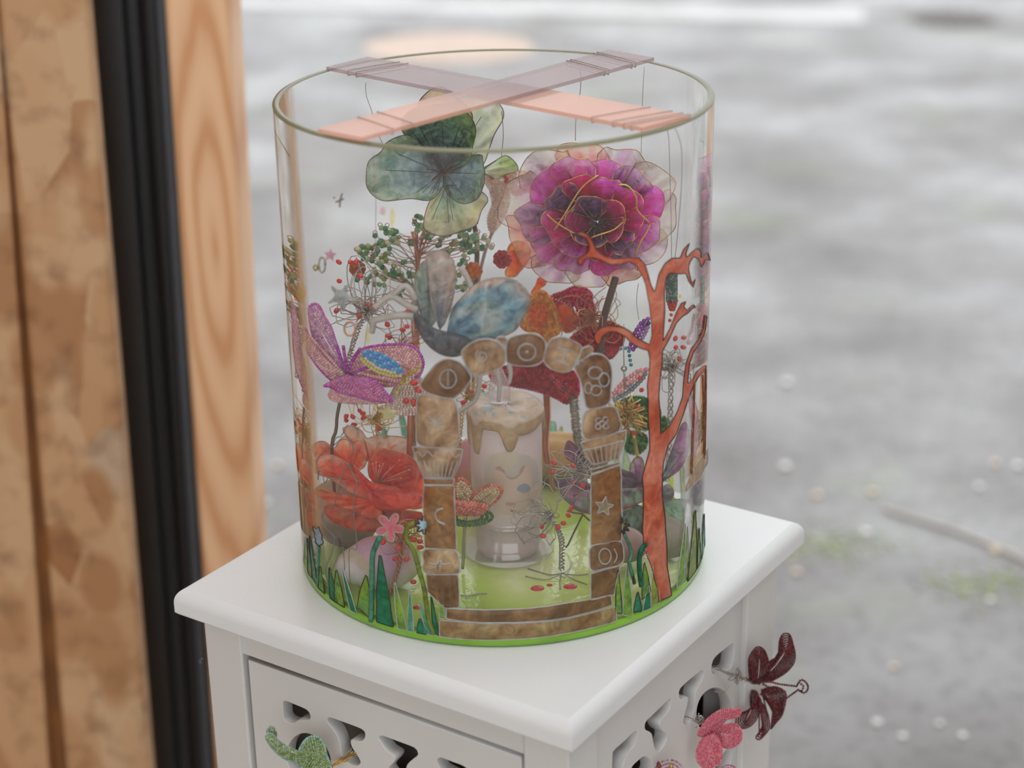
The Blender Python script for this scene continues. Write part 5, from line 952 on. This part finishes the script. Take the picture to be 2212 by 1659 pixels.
petal(pg, (1440, 1150), [(1424, 1120), (1450, 1130), (1470, 1150), (1474, 1168), (1452, 1200), (1440, 1215), (1420, 1200)], y + .004, [h('#8a8c78'), h('#9c9684')], (.8, .75), ruf=.001, seed=120, edge='gold')
MB().tube(spline([at_y(1375, 1080, y), at_y(1372, 1130, y), at_y(1380, 1190, y - .01), at_y(1385, 1240, y - .02)], 12), .0014, 6).build('stem', M['bronze'], pg)
mb = MB()
for p in [[(1260, 1110), (1240, 1150), (1222, 1188)], [(1258, 1110), (1275, 1125), (1290, 1128)], [(1258, 1110), (1240, 1108), (1225, 1103)]]: q = spline(p, 8); mb.tube(at_y(q[:, 0], q[:, 1], -.02), .0006, 5)
mb.build('tendril', M['bronze'], pg)
# ---------------------------------------------------------------- green beaded flower with gold spiky heart
y = .035; gb = root_at('beaded_flower', 'green beaded flower with a spiky gold wire heart, right of the arch', 'flower', 1375, 905, y)
GB = [h('#2f7a3a'), h('#4a9450'), h('#246030'), h('#6aa85a')]
for i, p in enumerate([[(1150, 400), (1200, 340), (1300, 310), (1400, 320), (1440, 380), (1400, 440), (1280, 460)], [(1300, 480), (1380, 400), (1480, 370), (1520, 440), (1500, 540), (1400, 580), (1300, 560)], [(1220, 640), (1300, 600), (1400, 640), (1400, 730), (1330, 790), (1250, 770), (1225, 720)], [(1480, 560), (1560, 480), (1600, 560), (1560, 640), (1500, 660)]]):
    bead_petal(gb, np.mean(cF(p), 0), cF(p), y + .004 * i, GB, .0012, (1, .8, .6, .4, .2), seed=120 + i)
mb = MB(); rs = np.random.RandomState(6); C_ = at_y(1350, 900, y - .012)
for i in range(150):
    d = rs.normal(size=3); d /= np.linalg.norm(d); a = C_ + d * rs.uniform(0, .010); e = rs.normal(size=3); e /= np.linalg.norm(e); mb.tube([a, a + e * .004, a + (e + rs.normal(size=3) * .4) * .009], .00042, 4)
mb.build('wire_heart', M['gold'], gb); drops(gb, [at_y(x, yy, y - .014) for x, yy in [(1378, 880), (1386, 842), (1356, 931), (1370, 935), (1382, 915)]], .0016, 3)
MB().tube(spline([at_y(1368, 935, y - .01), at_y(1376, 980, y - .008), at_y(1386, 1025, y), at_y(1390, 1100, y)], 12), .0011, 6).build('stem', M['gold'], gb)
# ---------------------------------------------------------------- wire flowers
def wire_flower(label, px, py, yv, mat, n, r0, r1, stem, seed, dr, flat=.7, up=None, rad=.00029, roots=None, tw=.0011):
    t_ = root_at('wire_flower', label, 'flower', px, py, yv); mb = MB(); c_ = at_y(px, py, yv); tp = wires(mb, c_, n, r0, r1, rad, seed, up, flat, 18); wires(mb, c_, n // 2 + 4, r0 * .25, r0 * .5, rad, seed + 1); mb.build('wire_head', M[mat], t_)
    if stem: twist(MB(), [at_y(*p, yv) for p in stem], rad * 1.6, 3, tw * 1.1, 34).build('stem', M[mat], t_)
    if roots:
        mb = MB()
        for p in roots: q = np.array([np.r_[at_z(a, b, ZT + TB + .0012 + (.002 if i == 0 else 0))] for i, (a, b) in enumerate(p)]); mb.tube(spline(q, 12), rad * 1.4, 4)
        mb.build('root', M[mat], t_)
    drops(t_, (tp[:dr] if isinstance(dr, int) else [at_y(a, b, yv - .006) for a, b in dr]), .0015, seed); return t_
wire_flower('silver wire flower with dark twisted stem above the lilac lily', 792, 672, .0, 'silver', 26, .014, .036, [(785, 690), (770, 720), (757, 765), (752, 800)], 51, [(732, 566), (757, 566), (770, 565), (733, 607), (778, 596), (727, 671), (776, 682), (798, 658), (812, 665), (836, 700), (838, 725), (880, 705), (883, 671)], up=(.15, 0, .25), tw=.0013)
wire_flower('copper wire spray with red drops left of the copper trunk', 868, 745, .03, 'copper', 16, .010, .028, None, 52, [(838, 700), (870, 712), (842, 728)], up=(-.3, 0, .3))
wire_flower('gold wire flower with red drops under the lilac lily', 812, 905, .015, 'gold', 26, .012, .028, [(815, 910), (818, 960), (822, 1050)], 53, [(777, 887), (784, 893), (762, 900), (785, 903), (748, 899), (748, 908), (820, 926), (765, 917), (870, 875), (856, 870)], up=(0, 0, .45), flat=.5)
wire_flower('gold wire spray with red drops beside the candle flame', 1012, 860, .02, 'gold', 18, .008, .024, [(1003, 870), (995, 920), (990, 1000)], 54, [(1046, 834), (1019, 845), (1001, 869)], up=(.5, 0, .5))
wire_flower('silver wire flower with looped petals before the candle', 1190, 1115, -.05, 'silver', 18, .010, .025, [(1192, 1120), (1212, 1160), (1214, 1200), (1213, 1232)], 55, [(1170, 1137), (1173, 1158), (1206, 1139), (1228, 1113), (1217, 1130), (1234, 1098)], up=(-.5, -.2, .1), flat=.8, roots=[[(1215, 1238), (1190, 1242), (1163, 1235), (1140, 1228)], [(1215, 1238), (1180, 1252), (1135, 1245)], [(1215, 1238), (1240, 1252), (1268, 1262)], [(1213, 1238), (1210, 1255), (1210, 1272)], [(1217, 1238), (1230, 1228), (1234, 1214)], [(1217, 1240), (1245, 1242), (1270, 1240)]], tw=.0014)
wire_flower('silver wire flower with loops left of the right painted column', 1258, 1020, -.03, 'silver', 24, .012, .028, None, 56, [(1196, 999), (1194, 1018), (1237, 1006), (1240, 1041), (1258, 1049)], up=(-.35, 0, .5))
wire_flower('silver wire flower with red drops and twisted stem, far right', 1450, 795, .02, 'silver', 30, .010, .016, [(1450, 800), (1449, 840), (1448, 890), (1446, 960), (1440, 1040)], 57, [(1459, 731), (1477, 729), (1490, 739), (1460, 750), (1476, 750), (1500, 770), (1467, 775)], up=(0, 0, .55), flat=.6, tw=.0013)
# ---------------------------------------------------------------- bead creatures
def bead_rows(root, name, P0, P1, w0, w1, rows, colf, br, yv, bulge, mat='pearl'):
    P0 = np.array(P0, float); P1 = np.array(P1, float); d = P1 - P0; n_ = np.array([-d[1], d[0]]) / np.linalg.norm(d); mb = MB(); pxm = br * 1.5 / .000265; m = int(np.linalg.norm(d) / pxm)
    for i in range(m):
        s = (i + .5) / m; w_ = (w0 + (w1 - w0) * s) * math.sin(math.pi * min(max(s, .08), .94)) ** .4; k = max(1, int(2 * w_ / pxm))
        for j in range(k):
            o_ = (j + .5) / k * 2 - 1; q = P0 + d * s + n_ * o_ * w_
            for sd in (1, -1): mb.beads([at_y(*q, yv, sd * bulge * math.sqrt(max(0, 1 - o_ * o_ * .9)))], br, np.array([colf(s, o_, i, j)]), 8, 6)
    return mb.build(name, M[mat], root, kind='stuff')
y = -.075; bb = root_at('beaded_fish', 'blue and yellow beaded fish hanging beside the lilac lily', 'bead figure', 835, 790, y); rs = np.random.RandomState(2)
bead_rows(bb, 'body', (782, 766), (870, 808), 23, 19, 0, lambda s, o_, i, j: (h('#3f86c0') if (i + j) % 3 else h('#6aa8d0')) if o_ < .2 else (h('#c9c060') if o_ > .6 else h('#c8c0ae')), .0012, y, .004)
mb = MB(); bead_string(mb, [at_y(870 + 12 * math.cos(t), 803 + 11 * math.sin(t), y, .002) for t in np.linspace(0, 6.28, 24)], .0010, [h('#d89a5a')], 3)
for p in [[(876, 812), (890, 804), (906, 792)], [(872, 815), (866, 830), (858, 848)], [(868, 812), (872, 822), (880, 826)], [(880, 812), (896, 800), (905, 800)]]: q = spline(p, 8); bead_string(mb, at_y(q[:, 0], q[:, 1], y), .0013, [h('#d0b848'), h('#d8c878')], 5)
mb.build('tail', M['bead'], bb, kind='stuff', label='yellow tail with orange ring'); MB().tube([at_y(785, 765, y), at_y(810, 600, y), at_y(812, 440, y), at_y(806, 330, y)], .0002, 4).build('line', M['thread'], bb)
y = -.03; pb = root_at('beaded_fish', 'pink beaded fish on a wire left of the salmon tree trunk', 'bead figure', 1360, 830, y)
bead_rows(pb, 'body', (1322, 862), (1400, 795), 18, 16, 0, lambda s, o_, i, j: (h('#c88a90') if (i + j) % 2 else h('#d8a0a0')) if o_ < .25 else h('#7f8f94'), .0015, y, .005)
MB().ball(at_y(1382, 817, y, .006), .0014).build('eye', M['red'], pb)
mb = MB().tube([at_y(1348, 800, y, .006), at_y(1349, 815, y, .008), at_y(1350, 838, y, .006)], .0006, 5); mb.tube([at_y(1348 + 5 * math.sin(t), 796 + 5 * math.cos(t), y, .006) for t in np.linspace(0, 6.28, 12)], .0006, 5, True); mb.tube([at_y(1348, 790, y, .006), at_y(1347, 745, y, .004), at_y(1348, 700, y)], .0003, 4); mb.build('hook', M['silver'], pb)
y = -.02; vb = root_at('beaded_caterpillar', 'purple beaded caterpillar with blue legs left of the salmon trunk', 'bead figure', 1384, 722, y)
bead_rows(vb, 'body', (1362, 756), (1402, 685), 15, 14, 0, lambda s, o_, i, j: (h('#7a3a90') if (i + j) % 3 else h('#9a5aa8')) if o_ < .3 or s < .3 else (h('#3f4a70') if o_ < .6 else h('#a088b0')), .0014, y, .005)
mb = MB(); q = spline([(1341, 753), (1352, 752), (1358, 756), (1360, 770), (1363, 788)], 14); bead_string(mb, at_y(q[:, 0], q[:, 1], y), .0012, [h('#4a94a8'), h('#3f88a0')], 3); mb.build('leg', M['pearl'], vb, kind='stuff')
y = -.02; gc = root_at('beaded_pendant', 'dark green beaded pendant with red tip hanging under the right branch', 'bead figure', 1452, 630, y)
mb = MB(); rs = np.random.RandomState(9)
for i in range(16):
    for k in range(11):
        a = k / 11 * 6.283 + i * .28; c_ = at_y(1451, 592 + i * 3.6, y); mb.beads([c_ + .0028 * np.array([math.cos(a), math.sin(a), 0])], .00085, np.array([h('#4f665c') if rs.rand() < .7 else h('#7f8f86')]))
mb.build('body', M['pearl'], gc, kind='stuff'); mb = MB()
for i in range(5):
    for k in range(8): a = k / 8 * 6.283 + i * .3; mb.beads([at_y(1452, 650 + i * 4.5, y) + (.0027 - .0004 * i) * np.array([math.cos(a), math.sin(a), 0])], .0010, np.array([h('#b8452a') if i else h('#a8303a')]))
q = spline([(1452, 668), (1450, 680), (1447, 692)], 8); bead_string(mb, at_y(q[:, 0], q[:, 1], y), .0011, [h('#c85030')], 1); mb.build('tip', M['pearl'], gc, kind='stuff', label='red and orange tip'); MB().tube([at_y(1451, 592, y), at_y(1450, 480, y), at_y(1445, 300, y), at_y(1440, 270, -.07)], .0002, 4).build('line', M['thread'], gc)
y = -.01; mu = root_at('beaded_mushroom', 'cream beaded toadstool with red spots beside the painted column', 'mushroom', 885, 850, y)
n = 20; c_ = at_y(888, 875, y); mb = MB(); rs = np.random.RandomState(14)
for i in range(n):
    s = i / (n - 1); rad = .0138 * s ** .75 + .0008; z_ = .0235 * (1 - s); m = max(3, int(2 * math.pi * rad / .0019))
    mb.beads([c_ + [rad * math.cos(k / m * 6.283 + i), rad * math.sin(k / m * 6.283 + i), z_] for k in range(m)], .00105, np.array([h('#e4d0c4'), h('#ecdcd0'), h('#d8bcb0')])[rs.randint(0, 3, m)])
mb.build('cap', M['bead'], mu, kind='stuff'); drops(mu, [at_y(x, yy, y - .012) for x, yy in [(894, 827), (877, 866), (893, 870), (903, 842)]], .0019, 4, name='red_spot')
MB().tube(spline([at_y(888, 880, y), at_y(887, 930, y), at_y(885, 1000, y), at_y(884, 1080, y)], 12), [.0022] * 12, 8).build('stem', M['copper'], mu)
# ---------------------------------------------------------------- painted stones
def rock(label, px, py, yv, r, cf, seed, cat='stone', nu=36, nv=22):
    c_ = at_y(px, py, yv); v, f = SPH(nu, nv); w1 = np.random.RandomState(seed).normal(size=(4, 3)); bump_ = 1 + .05 * np.sin(v @ w1[0] * 2.2) + .04 * np.sin(v @ w1[1] * 3.1 + 1); V = v * bump_[:, None] * np.array(r); cols = np.array([(*cf(p), 1) for p in v])
    c_[2] = max(c_[2], ZT + TB + .0009 - V[:, 2].min()); o = MB().add(V + c_, f, cols).build('decorated_stone', M['rock'], origin=c_); tag(o, label, cat, None); return o
def mixc(a, b, k): k = min(max(k, 0), 1); return tuple(x * (1 - k) + y * k for x, y in zip(a, b))
rock('white and pink painted stone at lower left behind the green blades', 820, 1234, -.062, (.0245, .020, .0148), lambda p: mixc(mixc(h('#c8c2bc'), h('#b894a8'), 2.2 * (math.sin(3 * p[0] + 1.2) * .5 + .5) * (p[2] + .25)), h('#b0a878'), 1.2 * max(0, math.sin(5 * p[0] + 4 * p[1]) - .45)), 3)
rock('mauve grey painted stone low at the left wall of the vase', 752, 1150, -.006, (.024, .020, .0225), lambda p: mixc(h('#8a746e'), h('#a08a72'), .5 + .5 * math.sin(3 * p[2] + 2 * p[0])), 5)
rock('yellow and grey banded painted stone behind the candle', 1205, 1035, .080, (.036, .018, .0165), lambda p: mixc(h('#c8a060'), h('#8f8a7c'), (.35 - p[2]) * 1.4) if p[2] > -.3 else mixc(h('#8f8a7c'), h('#8a7a3c'), -p[2]), 6)
rock('pink and orange painted stone left of the candle', 1012, 1010, .055, (.016, .014, .020), lambda p: mixc(h('#c87a52'), h('#c08a90'), .5 + .9 * p[2]), 7)
rock('grey brown painted stone at lower right behind the tree trunk', 1443, 1205, -.030, (.013, .013, .0125), lambda p: mixc(h('#8f8878'), h('#7a8050'), -p[2]), 8)
rock('dull pink painted stone behind the right column foot', 1352, 1175, -.055, (.012, .010, .011), lambda p: mixc(h('#9a8078'), h('#a08a80'), p[2]), 9)
# red enamel drops lying on the green floor
for lab, px, py, rx in [('large red drop on the green floor, left of the pair', 1161, 1271, .0042), ('tiny red drop on the green floor between two larger ones', 1187, 1264, .0018), ('large red drop on the green floor near the wire roots', 1232, 1267, .0042), ('red drop on the green floor below the white stone', 902, 1312, .003)]:
    c_ = at_z(px, py, ZT + TB + .0006); tag(MB().ball(c_, (rx, rx * .8, .0009), 14, 6).build('red_drop', M['red'], origin=c_), lab, 'drop')
w = at_z(np.array([995., 1015, 1035, 1052]), np.array([1286., 1287, 1282, 1282]), ZT + TB + .0014); tag(MB().tube(spline(w, 10), .0004, 4).build('wire_offcut', M['silver'], origin=w[0]), 'short bright wire offcut lying on the green floor', 'wire')

# ================================================================== bead flowers hooked on the cabinet
c52 = lambda p: px_crop(p, 1480, 1340, 5.2); cG = lambda p: px_crop(p, 560, 1400, 6.406)
Y0 = float(on_plane(np.array([1630.]), np.array([1480.]), pr, nr)[0][1]) - .02
def off_panel(px, py, o):      # a point that stands o in front of the right-hand panel
    return at_y(px, py, float(on_plane(np.array([float(px)]), np.array([float(py)]), pr, nr)[0][1]) - o)
DK = [h('#4a1a20'), h('#5c2428'), h('#3a1218'), h('#6a2c2c')]; dl = root_at('beaded_flower', 'dark maroon beaded lily hooked on the right side of the cabinet', 'flower', 1632, 1478, Y0)
for i, (b, p, dy, tp) in enumerate([((1640, 1478), [(930, 640), (950, 470), (1040, 400), (1060, 240), (1090, 165), (1140, 145), (1180, 170), (1210, 260), (1235, 380), (1220, 480), (1150, 570), (1050, 640), (940, 690)], .004, .006), ((1635, 1474), [(740, 700), (720, 600), (715, 450), (740, 380), (790, 310), (840, 300), (890, 340), (930, 440), (950, 560), (930, 640), (850, 700)], -.002, .012), ((1636, 1500), [(810, 850), (830, 940), (720, 1010), (600, 1060), (570, 1140), (590, 1190), (660, 1215), (740, 1180), (800, 1110), (840, 1000), (850, 900)], -.004, .012), ((1640, 1510), [(840, 930), (860, 1080), (870, 1180), (860, 1240), (800, 1300), (810, 1335), (850, 1330), (930, 1240), (945, 1180), (930, 1060), (880, 950)], -.006, .008), ((1645, 1490), [(860, 800), (950, 960), (1000, 1090), (960, 1220), (1020, 1150), (1090, 1060), (1130, 900), (1120, 800), (1000, 745)], .002, .008), ((1630, 1500), [(710, 800), (800, 800), (830, 900), (800, 980), (730, 980), (705, 900)], .006, .0)]):
    bead_petal(dl, b, c52(p), Y0 + dy, DK, .00058, (1, .84, .68, .52, .36, .2), tip=tp, seed=140 + i, mat='pearl', spacing=1.7)
mb = MB(); 
for i, p in enumerate([[(830, 700), (950, 690), (1050, 715), (1250, 740)], [(850, 830), (950, 885), (1100, 890), (1200, 830), (1270, 780)], [(880, 720), (1000, 780), (1120, 800)], [(1100, 900), (1100, 1020), (1050, 1090), (1030, 1040)], [(1250, 740), (1300, 670), (1350, 690), (1380, 740), (1370, 790), (1330, 815), (1270, 780)], [(1280, 700), (1330, 740), (1310, 790)]]):
    q = spline(c52(p), 16); bead_string(mb, at_y(q[:, 0], q[:, 1], Y0 - .010), .0008, DK, i, 1.7)
mb.build('pistil', M['pearl'], dl, kind='stuff')
mb = MB(); twist(mb, [off_panel(1543, 1440, .0005), off_panel(1558, 1448, .006), off_panel(1578, 1456, .012), off_panel(1600, 1462, .017), at_y(1628, 1476, Y0)], .0004, 4, .0011, 60); wires(mb, off_panel(1594, 1461, .016), 14, .003, .007, .0003, 3); mb.tube(spline([off_panel(1590, 1462, .015), off_panel(1576, 1482, .010), off_panel(1562, 1496, .004), off_panel(1543, 1494, .001)], 12), .00035, 4); mb.build('wire_stem', M['silver'], dl)
Y1 = float(on_plane(np.array([1530.]), np.array([1600.]), pr, nr)[0][1]) - .024; PKF = [h('#d87888'), h('#de8494'), h('#d26c80'), h('#dc8e98')]; pf = root_at('beaded_flower', 'rose pink beaded flower below the maroon lily on the cabinet', 'flower', 1550, 1580, Y1)
for i, (b, p, dy, tp) in enumerate([((1545, 1578), [(150, 1290), (170, 1220), (260, 1100), (400, 1010), (540, 1000), (610, 990), (625, 1020), (600, 1080), (480, 1100), (380, 1200), (250, 1300)], -.002, .008), ((1550, 1582), [(350, 1240), (450, 1180), (540, 1160), (610, 1200), (635, 1280), (620, 1360), (540, 1420), (450, 1430), (380, 1380)], .002, .006), ((1538, 1590), [(300, 1280), (200, 1330), (140, 1430), (130, 1560), (190, 1640), (250, 1665), (330, 1640), (390, 1600), (410, 1500), (400, 1400), (350, 1300)], -.006, .010)]):
    bead_petal(pf, b, c52(p), Y1 + dy, PKF, .00066, (1, .83, .66, .5, .34, .18), tip=tp, seed=160 + i, spacing=1.75)
mb = MB(); twist(mb, [off_panel(1482, 1548, .0005), off_panel(1495, 1554, .008), off_panel(1515, 1563, .016), at_y(1540, 1575, Y1)], .00035, 3, .0008, 50); wires(mb, off_panel(1513, 1563, .015), 9, .003, .007, .0003, 5); mb.build('wire_stem', M['silver'], pf)
Y3 = float(on_plane(np.array([1440.]), np.array([1665.]), pr, nr)[0][1]) - .016; mf2 = root_at('beaded_flower', 'pink and brown beaded flower with yellow middle at bottom edge', 'flower', 1446, 1668, Y3)
mb = MB(); rs = np.random.RandomState(1)
for rr_, cc in [(32, [h('#c9a0b0'), h('#b87a90'), h('#d8b8c0')]), (24, [h('#c88aa8'), h('#d0a0b0')]), (15, [h('#b86a88')])]: bead_string(mb, [at_y(1446 + rr_ * math.cos(t), 1672 + rr_ * .95 * math.sin(t), Y3) for t in np.linspace(0, 6.28, 40)], .00075, cc, int(rr_))
mb.build('petal', M['bead'], mf2, kind='stuff'); mb = MB().ball(at_y(1450, 1655, Y3 - .002), .0012, 8, 6); mb.build('middle', M['gold'], mf2); mb = MB()
for k in range(10): mb.beads([at_y(1426 + rs.uniform(-6, 10), 1652 + rs.uniform(-7, 8), Y3 - .002)], .0007, np.array([h('#7a3f2c')]))
mb.build('sepal', M['pearl'], mf2, kind='stuff')
mf3 = root_at('beaded_flower', 'mauve pink beaded flower just entering at the bottom under the rose one', 'flower', 1574, 1672, Y1); mb = MB()
for rr_ in (20, 14, 8): bead_string(mb, [at_y(1574 + rr_ * math.cos(t), 1673 + rr_ * math.sin(t), Y1) for t in np.linspace(0, 6.28, 30)], .0007, [h('#c87aa0'), h('#d090b0')], rr_)
mb.build('petal', M['bead'], mf3, kind='stuff')
Y2 = float(on_plane(np.array([660.]), np.array([1640.]), pl, nl)[0][1]) - .022; GRB = [h('#9fb07a'), h('#a8bc98'), h('#8aa060'), h('#b4c4a0')]; GRE = [h('#a8c4b8'), h('#b0ccc0'), h('#98b8b0')]
gf = root_at('beaded_flower', 'pale green beaded flower hooked on the left fretwork panel', 'flower', 672, 1630, Y2)
for i, (b, p, dy, tp) in enumerate([((640, 1630), [(95, 1240), (120, 1190), (165, 1185), (250, 1270), (400, 1370), (540, 1440), (580, 1510), (500, 1565), (380, 1540), (250, 1455), (150, 1340)], -.004, .008), ((584, 1582), [(115, 1160), (130, 1105), (175, 1090), (210, 1120), (230, 1200), (180, 1225)], .0, .0), ((665, 1650), [(540, 1450), (600, 1320), (680, 1240), (760, 1222), (840, 1250), (900, 1350), (930, 1480), (990, 1659), (820, 1740), (650, 1690), (520, 1590)], -.002, .006)]):
    bead_petal(gf, b, cG(p), Y2 + dy, GRB, .00075, (1, .84, .68, .52, .36, .2), tip=tp, seed=180 + i, edgecol=GRE, spacing=1.75)
mb = MB(); ws = on_plane(np.array([766.]), np.array([1622.]), pl, nl)[0]
rs = np.random.RandomState(12)
for i in range(14): mb.tube(spline([at_y(708 + rs.normal() * 7, 1658 + rs.normal() * 6, Y2), at_y(735 + rs.normal() * 6, 1648 + rs.normal() * 6, Y2 + .004), ws + rs.normal(size=3) * .0016], 8), .00022, 4)
mb.build('wire_stem', M['gold'], gf); MB().tube(spline([at_y(590, 1573, Y2), at_y(597, 1580, Y2 - .003), at_y(598, 1592, Y2)], 8), .00032, 4).build('wire_tip', M['gold'], gf)
